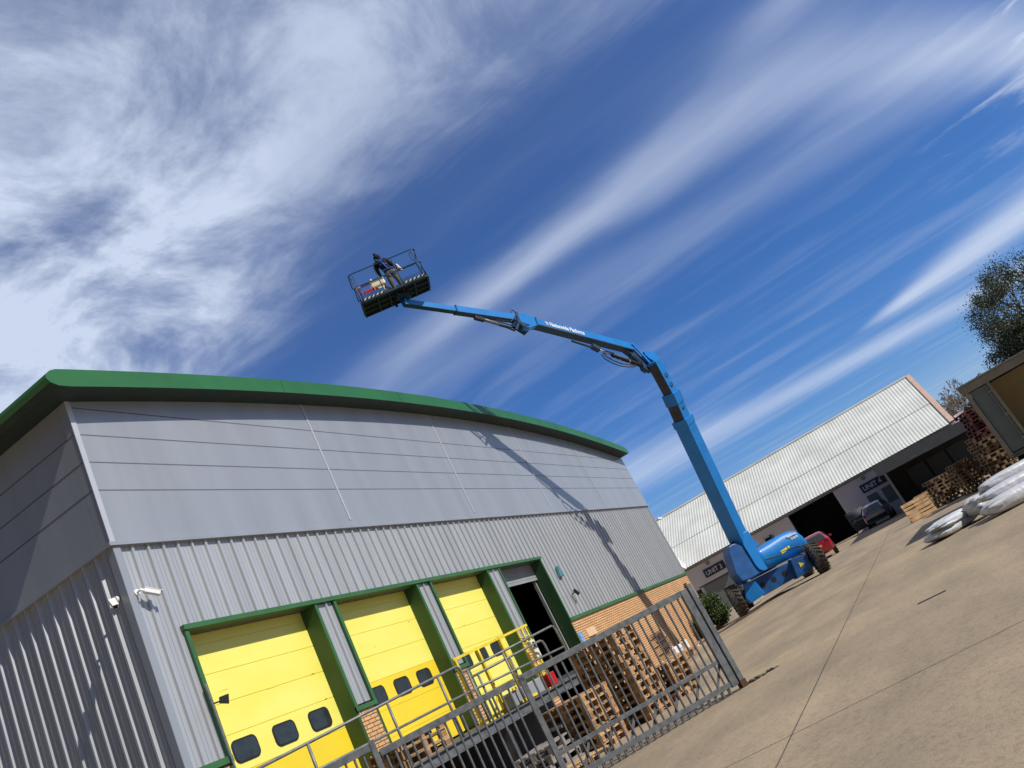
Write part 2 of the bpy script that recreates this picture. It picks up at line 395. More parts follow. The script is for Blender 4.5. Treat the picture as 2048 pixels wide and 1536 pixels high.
# corrugated sheet with solid backing
def profile(a0, a1, pitch=.333, ph=0.0):
    pts = []; k = math.floor((a0-ph)/pitch); out = []
    while True:
        b = ph + k*pitch
        for da, h in ((0, 0), (.014, .048), (.056, .048), (.080, 0), (.150, 0), (.160, .012), (.170, 0), (.232, 0), (.242, .012), (.252, 0)):
            out.append((b+da, h))
        if b > a1: break
        k += 1
    res = [(a0, 0)] + [q for q in out if a0 < q[0] < a1] + [(a1, 0)]
    return res
def corr_front(mb, x0, x1, z0, z1, y=D+.03):
    P = profile(x0, x1); n = len(P)
    vs = [(x, y-h, z0) for x, h in P] + [(x, y-h, z1) for x, h in P]
    mb.add(vs, [[i, i+1, i+1+n, i+n] for i in range(n-1)])
def corr_end(mb, y0, y1, z0, z1, x=XL+.03):
    P = [(q[0]+(.016 if q[1] > .04 else .02 if 0 else 0), q[1]*1.35) for q in profile(y0, y1, .325)]; n = len(P)
    vs = [(x-h, y, z0) for y, h in P] + [(x-h, y, z1) for y, h in P]
    mb.add(vs, [[i, i+n, i+1+n, i+1] for i in range(n-1)])
BAYS = [(10.90, 14.28), (15.0, 18.30), (19.05, 22.25), (23.1, 26.25)]
ZH = 5.04   # underside of header
c = MB()
corr_front(c, XL+.12, XR-.1, 5.12, 6.72)
corr_front(c, XL+.12, 10.82, 2.84, 5.12)
for a, b in ((14.36, 14.92), (18.38, 18.97), (22.33, 23.02)): corr_front(c, a, b, 2.84, 5.03)
corr_front(c, 26.33, XR-.1, 2.90, 5.12)
corr_end(c, D+.12, YB, 2.85, 6.72)
c.build('corrugated_cladding', MT['corr'], wh)
c = MB(); c.bx(XL-.012, XL+.13, D-.03, D+.04, 2.845, 6.695); c.bx(XL-.016, XL+.038, D-.026, D+.13, 2.845, 6.695); c.build('corner_flashing', MT['clad'], wh)
MB().bx(XR-.12, XR+.01, D-.01, D+.04, 2.9, 6.70).build('corner_flashing', MT['clad'], wh)
c = MB()   # backing walls
c.bx(XL+.05, XR-.05, D+.05, D+.3, 5.14, 6.8); c.bx(XL+.05, 10.84, D+.05, D+.3, -.2, 5.14)
for a, b in ((14.34, 14.94), (18.36, 18.99), (22.31, 23.04)): c.bx(a, b, D+.05, D+.5, 2.8, 5.14)
c.bx(26.31, XR-.05, D+.05, D+.3, 2.8, 5.14)
c.bx(XL+.05, XL+.3, D+.3, YB-.2, -.2, 6.8); c.bx(XR-.3, XR-.05, D+.3, YB-.2, -.2, 6.8)
c.bx(XL+.3, XR-.3, D+9, D+9.2, -.2, 9.5)     # inner partition
c.bx(XL+.3, XR-.3, D+.5, D+9, 1.2, 1.4)      # dock floor
c.bx(XL+.3, XR-.3, D+.36, D+9, 6.8, 6.9)
c.build('inner_wall', MT['int'], wh)
b = MB()
b.bx(26.33, XR, D, D+.28, -.3, 2.77); b.bx(XL, 10.82, D, D+.28, -.3, 2.72)
b.bx(XL, XL+.05, D+.28, YB, -.3, 2.85)
for a, c_ in ((14.36, 14.93), (18.38, 18.98), (22.33, 23.03)): b.bx(a, c_, D+.001, D+.4, -.3, 2.711)
b.build('brick_base', MT['brick'], wh)
g = MB(); g.bx(10.80, 26.36, D-.07, D+.1, ZH, 5.13); g.build('door_header', MT['trim'], wh)
g = MB(); g.bx(26.33, XR+.02, D-.05, D+.06, 2.775, 2.89); g.bx(XL-.02, 10.9, D-.05, D+.06, 2.73, 2.84); g.bx(XL-.05, XL+.04, D, YB, 2.74, 2.84)
g.build('base_flashing', MT['trim'], wh)
for a, b_ in BAYS:      # jambs, reveals and pier trims
    for x0, x1 in ((a-.085, a), (b_, b_+.085)):
        MB().bx(x0, x1, D-.04, D-.001, 2.775 if x0 > 26 else 2.715, ZH-.002).build('jamb_trim', MT['trim'], wh)
    for x0, x1 in ((a-.078, a-.001), (b_+.001, b_+.078)):
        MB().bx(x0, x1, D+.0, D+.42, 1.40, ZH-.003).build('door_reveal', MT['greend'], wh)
for a, b_ in ((14.28, 15.0), (18.30, 19.05), (22.25, 23.1)):
    MB().bx(a, b_, D-.047, D+.03, 2.712, 2.80).build('pier_sill', MT['trim'], wh)
s = MB()
for a, b_ in BAYS: s.bx(a-.03, b_+.03, D+.1, D+.5, ZH+.005, ZH+.085)
s.build('door_soffit', MT['seam'], wh)
# sectional doors
YD = D+.37
def rrect(cx, cz, w_, h_, r, k=5):
    pts = []
    for sx, sz, a0 in ((1,1,0),(-1,1,90),(-1,-1,180),(1,-1,270)):
        for i in range(k+1):
            a = R(a0+90*i/k); pts.append((cx+sx*(w_/2-r)+math.cos(a)*r, cz+sz*(h_/2-r)+math.sin(a)*r))
    return pts
wins = [(11.64, 12.66, 13.67), (15.66, 16.65, 17.62), (19.67, 20.6, 21.52)]
for i, (a, b_) in enumerate(BAYS[:3]):
    nm = ['nearest yellow dock door, closed', 'middle yellow dock door, two-tone', 'far yellow dock door behind the yellow railing'][i]
    dr = MB(); dr2 = MB(); seam = MB()
    zs = [1.40, 1.98, 2.56, 3.2, 3.75, 4.30, 4.85, 5.2]
    for q in range(len(zs)-1):
        k = dr2 if (i == 1 and zs[q+1] < 3.3) or (i == 0 and zs[q+1] < 2.6) else dr
        n = 1; h = (zs[q+1]-zs[q]-.012)/n
        for r_ in range(n):      # shallow ribs pressed in each panel
            z0 = zs[q]+.006+r_*h; k.bx(a, b_, YD, YD+.05, z0, z0+h-.006)
            k.bx(a, b_, YD+.004, YD+.05, z0+h-.006, z0+h)
        seam.bx(a, b_, YD+.006, YD+.05, zs[q]-.005, zs[q]+.005)
    if dr.v: dr.build('door_panel', MT['yel'], wh)['label'] = nm
    if dr2.v: dr2.build('door_panel', MT['yel2'], wh)['label'] = 'deeper yellow lower door panel'
    seam.build('door_seam', MT['yel2'], wh)
    for cx in wins[i]:
        f = MB(); f.prism((0, YD-.012, 0), (1,0,0), rrect(cx, 2.89, .62, .40, .12), (0, .02, 0)); fo = f.build('window', MT['black'], wh)
        f = MB(); f.prism((0, YD-.016, 0), (1,0,0), rrect(cx, 2.89, .55, .33, .09), (0, .01, 0)); f.build('pane', MT['glassd'], fo)
for x, z, w_ in ((11.5,3.95,.22),(13.9,3.75,.10),(14.0,3.2,.09),(17.9,4.25,.10),(12.6,3.74,.30),(16.2,3.9,.12),(21.6,4.2,.14),(20.3,3.76,.16)):
    MB().add([(x,YD-.003,z),(x+w_,YD-.003,z+.012),(x+w_*.8,YD-.003,z+.022),(x+.02,YD-.003,z+.012)], [(0,1,2,3)]).build('door_scuff', MT['ysteel'] if w_ > .11 else MT['steel'], wh)
# open door: curtain rolled up
r_ = MB(); a, b_ = BAYS[3]
for q in range(6): r_.bx(a, b_, YD, YD+.04, 4.48+q*.1, 4.573+q*.1)
r_.build('roller_curtain', MT['galvp'], wh)
for x0 in (a+.02, b_-.1): MB().bx(x0, x0+.08, D+.45, D+.55, 1.4, 5).build('door_track', MT['galvp'], wh)
# curved roof, overhanging front and left end, rounded left eave
top = [(x, zarc(x)+.36) for x in arcx(42.35, 9.7, 40)]
bot = [(x, zarc(x)) for x in arcx(9.72, 42.45, 40)]
nose = [(9.50, 9.87), (9.38, 9.82), (9.29, 9.74), (9.27, 9.66), (9.33, 9.58), (9.47, 9.53)]
outline = bot + [(42.6, 9.62), (42.6, 9.75)] + top + nose
r_ = MB(); r_.prism((0, 10.45, 0), (1,0,0), outline, (0, YB+.3-10.45, 0))
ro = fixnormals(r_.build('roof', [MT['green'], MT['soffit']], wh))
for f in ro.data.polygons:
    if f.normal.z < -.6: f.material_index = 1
s = MB()
for x in (15.6, 21.0, 27.0, 33.4, 38.8): s.bx(x-.006, x+.006, 10.444, 10.46, zarc(x)+.005, zarc(x)+.355)
s.build('fascia_joint', MT['greend'], wh)

def cctv(loc, base_dir, aim, label, cat='camera'):
    t = thing('security_camera', label, cat, loc, group='cameras on the warehouse corner')
    p = V(loc); n_ = V(base_dir); a = V(aim).normalized()
    MB().tube([p, p+n_*.05], .055, 14).build('mount', MT['white'], t, smooth=False)
    el = p+n_*.13
    MB().tube([p+n_*.04, el, el+a*.08], .024, 8).build('arm', MT['white'], t)
    s_ = a.cross(V((0,0,1))).normalized(); up = s_.cross(a)
    b0 = el+a*.05
    m_ = MB(); m_.beam(b0, b0+a*.27, .085, .075, s_); m_.beam(b0-a*.005+up*.043, b0+a*.31+up*.043, .10, .014, s_)
    m_.build('housing', MT['white'], t, bevel=.008)
    m_ = MB(); m_.beam(b0+a*.27, b0+a*.278, .07, .06, s_); m_.build('lens', MT['black'], t)
cctv((10.13, D+.0, 5.83), (0,-1,0), (.85,-.25,-.42), 'white security camera on the sunlit wall right of the corner')
cctv((XL, 11.24, 5.86), (-1,0,0), (-.35,-.55,-.5), 'white security camera on the shaded end wall left of the corner')
t = thing('security_camera', 'tiny white camera at the far top edge of the corrugated wall', 'camera', (42.6, 11, 5.85))
MB().tube([(42.6,11,5.85),(42.6,10.85,5.85)], .04, 8).build('mount', MT['white'], t)
MB().beam((42.55,10.85,5.9),(42.85,10.72,5.82), .1, .1, (0,0,1)).build('housing', MT['white'], t, bevel=.01)

t = thing('floodlight', 'black floodlight on a thin pole beside the nearest yellow door', 'light', (10.82, 10.93, 2.3))
MB().tube([(10.82, 10.9, 1.4), (10.80, 10.9, 4.05)], .018, 8).build('pole', MT['galvl'], t)
MB().tube([(10.82, 10.9, 3.70), (10.86, 10.78, 3.68)], .014, 6).build('bracket', MT['black'], t)
mm_ = MB(); mm_.beam((10.84,10.78,3.70),(10.95,10.68,3.66), .09, .10, (0,0,1), w2=.15, h2=.14); mm_.build('head', MT['black'], t, bevel=.01)

t = thing('alarm_box', 'teal triangular alarm box on the corrugated wall above the open door side', 'alarm', (27.3, 11, 4.47))
MB().prism((27.1, D-.10, 0), (1,0,0), [(0,4.28),(.36,4.28),(.24,4.66),(.12,4.66)], (0,.10,0)).build('cover', MT['teal'], t, bevel=.01)
t = thing('wall_lamp', 'small dark wall lamp on the corrugated wall right of the open door', 'light', (27.47, 11, 3.58))
MB().tube([(27.47,11,3.6),(27.5,10.85,3.62)], .02, 6).build('bracket', MT['black'], t)
m_ = MB(); m_.beam((27.42,10.83,3.70),(27.5,10.76,3.5), .24, .09, (1,.2,0)); m_.build('head', MT['black'], t, bevel=.01)
t = thing('door_sign', 'round-cornered blue sign on the brick right of the open door', 'sign', (26.5, 10.99, 2.2))
so = MB().prism((0, D-.02, 0), (1,0,0), rrect(26.5, 2.17, .26, .36, .05), (0,.02,0)).build('plate', MT['sblue'], t)
m_ = MB()
for zc in (2.25, 2.09):
    m_.tube([(26.5+.07*math.cos(a*.5236), D-.024, zc+.055*math.sin(a*.5236)) for a in range(13)], .008, 5)
m_.build('symbol', MT['signw'], t)
t = MB().bx(27.1, 27.95, D-.02, D-.002, 2.08, 2.35).build('notice_board', MT['board']); tag(t, 'blank tan board on the brick wall above the dark slot', 'board')
t = MB().bx(27.1, 27.75, D-.012, D-.002, 1.98, 2.065).build('wall_slot', MT['black']); tag(t, 'dark horizontal slot in the brick just under the tan board', 'vent')

# ------------------------------------------------------------------ dock platform, its railings and yellow gate
E0, E1 = V((6.5, 9.46, 0)), V((18.1, 7.45, 0)); ed = (E1-E0).normalized(); en = V((ed.y, -ed.x, 0))   # en points to the yard
ZP = 1.36
def ep(s, off=0, z=0): p = E0 + ed*s + en*off; return V((p.x, p.y, z))
LE = (E1-E0).length
pf = thing('loading_platform', 'dark steel loading platform running under the yellow doors', 'platform', (12, 9.5, 0))
d_ = MB(); P = [E0, E1, V((22.6, 10.96, 0)), V((6.5, 10.96, 0))]
d_.add([(p.x, p.y, ZP-.04) for p in P]+[(p.x, p.y, ZP) for p in P], [(0,3,2,1),(4,5,6,7),(0,1,5,4),(1,2,6,5),(2,3,7,6),(3,0,4,7)]); d_.build('deck', MT['steel'], pf)
e_ = MB(); 
for z0, z1, o0, o1 in ((ZP-.02, ZP+.005, 0, .09), (ZP-.16, ZP-.022, .02, .035), (ZP-.19, ZP-.162, 0, .09)):
    a, b = ep(0, (o0+o1)/2, (z0+z1)/2), ep(LE, (o0+o1)/2, (z0+z1)/2); e_.beam(a, b, z1-z0, o1-o0, (0,0,1))
e_.beam(E1+V((0,0,ZP-.1)), V((22.5,10.9,ZP-.1)), .18, .06, (0,0,1))
e_.build('edge_beam', MT['galv'], pf)
for s in (.3, 3.2, 8.0, LE-.15):
    p = ep(s, -.08); MB().bx(p.x-.07, p.x+.07, p.y-.07, p.y+.07, gz(p.x,p.y), ZP-.2).build('leg', MT['steel'], pf)
m_ = MB(); m_.bx(6.5, 22.0, 10.75, 10.9, -.2, ZP-.05); m_.build('rear_wall', MT['int'], pf)

def rail(name, label, s0, s1, zt, zm, posts, off, loops=False, group='steel railings along the platform edge'):
    t = thing(name, label, 'railing', tuple(ep(s0, off, ZP)), group=group)
    r_ = .024
    def loop(z, a, b): 
        return [ep(a, off, z-.10 if 1 else z), ep(a+.03, off, z-.03), ep(a+.1, off, z), ep(b-.12, off, z), ep(b-.03, off, z-.04), ep(b, off, z-.12)]
    MB().tube([ep(s0, off, zt[0])] + [ep(s1-.10, off, zt[1]), ep(s1-.03, off, zt[1]-.03), ep(s1, off, zt[1]-.12), ep(s1, off, ZP)], r_, 8).build('top_rail', MT['galvl'], t, smooth=True)
    MB().tube([ep(s0, off, zm[0]), ep(s1, off, zm[1])], r_*.9, 8).build('mid_rail', MT['galvl'], t, smooth=True)
    for s in posts:
        f = (s-s0)/(s1-s0); MB().tube([ep(s, off, ZP), ep(s, off, zt[0]+(zt[1]-zt[0])*f)], r_, 8).build('post', MT['galvl'], t, smooth=True)
    return t
# distances along the edge measured from its left end
k0 = (V((8, 9.2, 0)) - E0).dot(ed)
rail('steel_railing', 'left grey tube railing standing in front of the nearest and middle yellow doors', k0+.2, k0+5.95, (2.27,2.50), (1.93,2.0), (k0+2.2, k0+3.95, k0+5.3), 0)
rail('steel_railing', 'right grey tube railing reaching across the open dark doorway', k0+5.98, k0+9.35, (2.36,2.48), (2.0,1.98), (k0+6.1, k0+7.3,), 0)
rail('steel_railing', 'lower inner tube railing between the yellow gate and the outer right railing', k0+6.15, k0+8.8, (2.22,2.30), (1.8,1.8), (k0+6.4, k0+7.5), -.05)

# yellow safety gate on the platform
yt = thing('safety_gate', 'yellow steel safety gate standing open on the platform before the far door', 'gate', tuple(ep(k0+6.2, -.45, ZP)))
yo = -.55
yk = k0+.25
tp = lambda s: 2.70+.03*(s-6.9)
MB().beam(ep(yk+6.25, yo, tp(6.2)), ep(yk+8.95, yo, tp(8.9)), .05, .05, (0,0,1)).build('top_bar', MT['ysteel'], yt)
for s in (6.3, 7.05, 7.85):
    MB().beam(ep(yk+s, yo, ZP), ep(yk+s, yo, tp(s)+.03), .06, .06, ed).build('upright', MT['ysteel'], yt)
for s in (8.55, 8.72, 8.88):
    MB().beam(ep(yk+s, yo, ZP), ep(yk+s, yo, tp(s)+.02), .045, .03, ed).build('side_bar', MT['ysteel'], yt)
m_ = MB()
for i in range(9): m_.beam(ep(yk+8.53, yo+.02, ZP+.15+i*.13), ep(yk+8.90, yo+.02, ZP+.15+i*.13), .012, .012, (0,0,1))
m_.build('mesh', MT['ysteel'], yt)
for s in (6.25, 7.25): MB().beam(ep(yk+s, yo+.02, ZP+.04), ep(yk+s+.75, yo+.02, ZP+.04), .09, .10, (0,0,1)).build('foot', MT['ysteel'], yt)
m_ = MB(); m_.beam(ep(yk+7.05, yo, 1.75), ep(yk+6.72, yo, ZP+.05), .03, .03, ed); m_.beam(ep(yk+7.05, yo, 1.75), ep(yk+7.4, yo, ZP+.05), .03, .03, ed); m_.build('brace', MT['ysteel'], yt)
t = thing('control_box', 'small cream control box with a black symbol beside the dark doorway', 'box', tuple(ep(k0+8.95, -.3, 2.0)))
m_ = MB(); m_.beam(ep(k0+8.75, -.3, 2.02), ep(k0+8.75, -.3, 2.40), .17, .08, ed); m_.build('case', MT['cream'], t, bevel=.01)
m_ = MB(); m_.beam(ep(k0+8.75, -.256, 2.25), ep(k0+8.75, -.256, 2.36), .08, .008, ed); m_.build('symbol', MT['black'], t)
t = thing('dock_bumper', 'grey dock plate with short yellow edge bars lying on the platform', 'dock plate', tuple(ep(k0+7.6, -.2, ZP)))
m_ = MB(); m_.beam(ep(k0+7.15, -.25, ZP+.16), ep(k0+8.25, -.25, ZP+.16), .30, .25, (0,0,1)); m_.build('plate', MT['galvp'], t, bevel=.03)
m_ = MB()
for a, b, z in ((7.3,7.5,.05),(7.65,7.85,.05),(7.2,7.35,.33)): m_.beam(ep(k0+a, -.09, ZP+z), ep(k0+b, -.09, ZP+z), .05, .03, (0,0,1))
m_.build('edge_bar', MT['ysteel'], t)
m_ = MB(); m_.beam(ep(k0+8.45, -.2, ZP+.16), ep(k0+8.72, -.2, ZP+.16), .26, .22, (0,0,1)); t = m_.build('red_crate', MT['red'], bevel=.01)
tag(t, 'small red crate on the platform in front of the dark doorway', 'crate')

# ------------------------------------------------------------------ sliding gate
G0 = V((14.0, 3.83, 0)); gd = V((-.66, .75, 0)).normalized(); gn = V((gd.y, -gd.x, 0))
def gp(s, z, off=0): p = G0 + gd*s + gn*off; return V((p.x, p.y, z))
def leaf(label, s0, s1, zt, endpost=True, name='palisade_gate', cat='gate', low=True):
    t = thing(name, label, cat, tuple(gp(s0, 0)))
    MB().beam(gp(s0, zt-.045), gp(s1, zt-.045), .10, .06, (0,0,1)).build('top_rail', MT['galv'], t, bevel=.004)
    if low:
        MB().beam(gp(s0+.02, .56), gp(s1, .56), 0.065, .03, (0,0,1)).build('mid_rail', MT['galv'], t, bevel=.003)
        MB().beam(gp(s0+.02, .18), gp(s1, .18), .08, .05, (0,0,1)).build('bottom_rail', MT['galv'], t, bevel=.003)
    n = int((s1-s0)/.131); 
    for i in range(1, n+1):
        s = s0 + i*(s1-s0)/(n+.5)
        b = MB(); b.tube([gp(s, .06), gp(s, zt-.08)], .018, 8); b.build('bar', MT['galv'], t)
        if low: MB().beam(gp(s-.035, .045, .012), gp(s-.035, .15, .012), .016, .016, gd).build('tooth', MT['galvl'], t)
    if low:
        k = 0; s = s0+.02
        while s+.30 < s1:
            a, b_ = (gp(s, .54, .02), gp(s+.26, .2, .02))
            MB().beam(a, b_, .042, .012, gd).build('brace', MT['galv'], t); s += .42
    return t
lf = leaf('grey steel gate leaf nearest the open yard, with diagonal braces at its foot', 0.0, 3.14, 1.80)
MB().beam(gp(-.02, .12), gp(-.02, 1.80), .13, .08, gd).build('end_post', MT['galv'], lf, bevel=.006)
MB().beam(gp(3.10, .05), gp(3.10, 1.78), .09, .06, gd).build('meeting_post', MT['galv'], lf, bevel=.006)
m_ = MB(); m_.beam(gp(3.10, 1.22, .035), gp(3.10, 1.42, .035), .03, .02, gd); m_.build('latch', MT['galvl'], lf)
l2 = leaf('grey steel gate leaf in the middle, before the pallets and platform', 3.22, 5.42, 1.80, low=False)
l3 = leaf('grey steel fence panel at the bottom left, slightly taller than the gate', 5.52, 8.6, 1.93, low=False, name='steel_fence', cat='fence')
MB().beam(gp(5.48, .02), gp(5.48, 1.97), .08, .08, gd).build('post', MT['galv'], l3, bevel=.006)
t = thing('gate_post', 'rusty-footed grey post at the right end of the steel gate', 'post', tuple(gp(-.14, 0)))
p0 = gp(-.15, 0)
MB().beam(gp(-.15, .0), gp(-.15, 1.84), .09, .12, gd).build('shaft', MT['galv'], t, bevel=.008)
MB().beam(gp(-.15, .0), gp(-.15, .16), .11, .14, gd).build('base', MT['rust'], t)
MB().beam(gp(-.16, 1.78, .07), gp(-.16, 1.88, .07), .05, .03, gd).build('hook', MT['rust'], t)
m_ = MB()
for i in range(26):
    a = random.uniform(0, .5); b = random.uniform(-.06, .06); c = p0 - gd*(.12+a) + gn*b; r = random.uniform(.01, .035)
    m_.obx((c.x, c.y, gz(c.x,c.y)+r*.4), (r,0,0), (0,r*random.uniform(.5,1),r*.3), (0,-r*.2,r*.5))
tag(m_.build('soil_and_rubble', MT['soil']), 'dark soil and small stones at the foot of the gate post', 'rubble', kind='stuff')
m_ = MB()
for i in range(260):
    a = random.uniform(.05, .62); b = random.uniform(-.05, .05); c = p0 - gd*(.12+a) + gn*b; h = random.uniform(.02, .07)*(1-a)
    an = random.uniform(0, 6.28); q = V((math.cos(an), math.sin(an), 0)); z = gz(c.x, c.y)
    m_.add([(c.x-q.y*.004, c.y+q.x*.004, z), (c.x+q.y*.004, c.y-q.x*.004, z), (c.x+q.x*h*.6, c.y+q.y*h*.6, z+h)], [(0,1,2)])
tag(m_.build('grass_tuft', MT['leaf']), 'low weeds growing beside the gate post foot', 'weeds', kind='stuff')
t = MB(); t.beam(gp(-.2, gz(14,3.8)+.004, 0)+V((0,0,0)), gp(8.5, gz(9,9)+.006, 0), .14, .008, gn); tag(t.build('gate_track', MT['jointm']), 'dark ground track running under the steel gate', 'track')

# ------------------------------------------------------------------ pallets
def make_pallet(wd, bl, label, L=1.2, Wd=.8):
    t = thing('pallet', label, 'pallet', (0, 0, 0))
    d_ = MB(); ny = 5
    for i in range(ny):
        y = -Wd/2 + .07 + i*(Wd-.14)/(ny-1); wv = .14 if i in (0, 2, 4) else .10
        d_.bx(-L/2, L/2, y-wv/2, y+wv/2, .122+.001*(i%2), .144)
    for x in (-L/2+.07, 0, L/2-.07): d_.bx(x-.07, x+.07, -Wd/2, Wd/2, .100, .121)
    d_.build('deck', wd, t)
    for y in (-Wd/2+.05, 0, Wd/2-.05):
        r_ = MB()
        for x in (-L/2+.07, 0, L/2-.07): r_.bx(x-.07, x+.07, y-.05, y+.05, .022, .0995, m=1)
        r_.bx(-L/2, L/2, y-.05, y+.05, 0, .0215)
        r_.build('runner', [wd, bl], t)
    return t
P1 = make_pallet(MT['wood'], MT['woodb'], 'x'); P2 = make_pallet(MT['woodg'], MT['woodg'], 'x'); P3 = make_pallet(MT['woodd'], MT['woodd'], 'x')
USED = set()
def put(proto, loc, rz, label, group, rot=None):
    if proto.name not in USED: o = proto; USED.add(proto.name)
    else: o = copy_tree(proto)
    o.location = loc; o.rotation_euler = rot or (0, 0, rz); tag(o, label, 'pallet', group); return o
def stack(proto, x, y, z, n, yaw, where, jit=.03, h=.145, yj=3):
    names = {0: 'bottom', n-1: 'top'}
    for i in range(n):
        if i == 0: nm = 'bottom pallet of '
        elif i == n-1: nm = 'topmost pallet of '
        else: nm = 'one of the middle pallets of ' if n > 2 else ''
        o = put(proto, (x+random.uniform(-jit, jit), y+random.uniform(-jit, jit), z+i*h), R(yaw+random.uniform(-yj, yj)+random.choice((0, 0, 180))), nm+where, 'pallets of '+where)
# near corner, then centre of footprint (0.8 side lit, 1.2 side into the shade)
def centre(nx, ny, yaw, lx, ly):
    a = R(yaw); return nx + math.cos(a)*lx/2 - math.sin(a)*ly/2, ny + math.sin(a)*lx/2 + math.cos(a)*ly/2
cx, cy = centre(15.66, 5.98, -17, .9, 1.2)
stack(P1, cx, cy, .03, 12, -17+90, 'the tall stack behind the gate', .035)
cx, cy = centre(14.62, 6.62, -17, .8, 1.2)
stack(P1, cx, cy, .03, 7, -17+90, 'the low stack between the tall stack and the platform', .03)
cx, cy = centre(16.75, 5.62, -17, .8, 1.2)
stack(P1, cx, cy, .04, 5, -17+90, 'the low stack just right of the tall stack', .05)
# on the platform
for i in range(3):
    p = ep(k0+4.5, -.5); put(P1, (p.x+random.uniform(-.03,.03), p.y, ZP+.004+i*.145), R(-10+random.uniform(-4,4)), ('bottom','middle','top')[i]+' pallet of the small stack on the platform before the middle door', 'pallets on the platform')
for i in range(4): put(P2, (14.2+.04*i, 7.55, .02+i*.145), R(-12+5*i), ('bottom','second','third','top')[i]+' weathered grey pallet of the stack half under the platform', 'grey pallets under the platform')
put(P1, (13.5, 6.75, .03), R(-20), 'single pallet lying flat on the ground behind the gate meeting post', None)
t = thing('pallet_truck', 'black hand pallet truck parked under the platform edge', 'truck', (14.9, 7.3, 0))
m_ = MB(); m_.bx(14.75, 15.05, 7.2, 7.5, .08, .75); m_.build('body', MT['black'], t, bevel=.03)
MB().beam((14.72,7.25,.72),(14.72,7.6,.75), .05,.05,(0,0,1)).build('handle', MT['galvl'], t)

# ------------------------------------------------------------------ odds and ends by the brick wall
def canister(x, y, label):
    t = thing('plastic_canister', label, 'canister', (x, y, gz(x, y)), group='white canisters by the brick wall')
    z = gz(x, y)
    b = MB(); b.bx(x-.17, x+.17, y-.13, y+.13, z, z+.46); b.build('body', MT['white'], t, bevel=.04)
    MB().tube([(x-.1, y, z+.46), (x-.1, y, z+.50)], .035, 10).build('cap', MT['red'], t)
    MB().tube([(x+.0, y, z+.45), (x+.02, y, z+.50), (x+.12, y, z+.50), (x+.14, y, z+.45)], .014, 6).build('handle', MT['white'], t)
for i, (x, y) in enumerate(((32.5, 10.3), (33.1, 10.28), (34.3, 10.35))):
    canister(x, y, ('left white canister of the touching pair by the wall', 'right white canister of the touching pair by the wall', 'lone white canister furthest right by the brick wall')[i])
t = thing('rusty_rack', 'rusty metal rack leaning on the brick wall behind the canisters', 'rack', (33, 10.8, 0))
m_ = MB()
for i in range(7): m_.beam((32.7+i*.22, 10.55, gz(33,10.5)), (32.7+i*.22, 10.93, 1.15), .05, .02, (1,0,0))
for i in range(5): m_.beam((32.6, 10.58+i*.08, .0+i*.26), (34.2, 10.58+i*.08, .0+i*.26), .04, .02, (0,0,1))
m_.build('frame', MT['rust'], t)
MB().prism((32.75, 10.9, 0), (1,0,0), [(.7,.35),(1.4,.25),(1.4,1.0),(.75,1.05)], (0,.02,0)).build('panel', MT['steel'], t)
m_ = MB(); random.seed(3)
for i in range(90):
    x = random.gauss(30.6, .7); y = random.gauss(9.8, .25); z = gz(x, y)+random.uniform(.01, .32); r = random.uniform(.08, .3)
    vs = [(x+random.uniform(-r,r), y+random.uniform(-r,r)*.7, z+random.uniform(-r,r)*.4) for _ in range(4)]; m_.add([(a,b,max(c,.0+gz(a,b)+.005)) for a,b,c in vs], [(0,1,2),(0,2,3)])
tag(m_.build('plastic_film_heap', MT['film']), 'crumpled clear plastic film heap on the ground by the brick wall', 'plastic waste', kind='stuff')
for i in range(2): put(P1, (29.8, 9.3-.1*i, gz(29.8, 9.3)+.01+i*.146), R(10+i*25), ('lower','upper')[i]+' pallet of the pair lying beside the heap of plastic film', 'pallets by the plastic film')

# ------------------------------------------------------------------ boom lift
random.seed(11)
BL = thing('boom_lift', 'blue articulated boom lift with its arm raised over the warehouse roof', 'boom lift', (36.2, 6.3, .1))
fwd = V((.95, .32, 0)).normalized(); lat = V((.32, -.95, 0)).normalized(); W0 = V((36.2, 6.3, .1)); ZV = V((0,0,1))
def gq(f, l, z): return W0 + fwd*f + lat*l + ZV*z
def wheel(c, r, w_, name='wheel', steer=0):
    ax = (lat*math.cos(steer) + fwd*math.sin(steer)).normalized(); ff = ZV.cross(ax).normalized()
    n = 40; prof = [(-.5, .62), (-.5, .88), (-.40, .96), (-.2, .985), (0, .99), (.2, .985), (.40, .96), (.5, .88), (.5, .62)]
    mb = MB(); k = len(prof)
    for i in range(n):
        a = 2*math.pi*i/n; d_ = ff*math.cos(a)+ZV*math.sin(a)
        for o_, rr in prof: mb.v.append(tuple(c + ax*o_*w_ + d_*r*rr*.97))
    for i in range(n):
        for q in range(k-1):
            a = i*k+q; b = ((i+1)%n)*k+q; mb.f.append([a, b, b+1, a+1]); mb.m.append(0)
    for i in range(22):       # chevron lugs
        for sgn in (-1, 1):
            a0 = 2*math.pi*(i+(.5 if sgn > 0 else 0))/22; a1 = a0 + .20
            p = c + ax*sgn*.02*w_ + (ff*math.cos(a0)+ZV*math.sin(a0))*r*.985
            q = c + ax*sgn*.50*w_ + (ff*math.cos(a1)+ZV*math.sin(a1))*r*.955
            rd = (ff*math.cos((a0+a1)/2)+ZV*math.sin((a0+a1)/2)); mb.beam(p, q, .045, .06, rd.cross(ax))
    t_ = mb.build(name, MT['tyre'], BL)
    m_ = MB(); m_.tube([c-ax*w_*.42, c+ax*w_*.42], r*.60, 24); m_.tube([c-ax*w_*.5, c+ax*w_*.5], r*.22, 12)
    m_.build('rim', MT['blued'], t_)
WR = .63
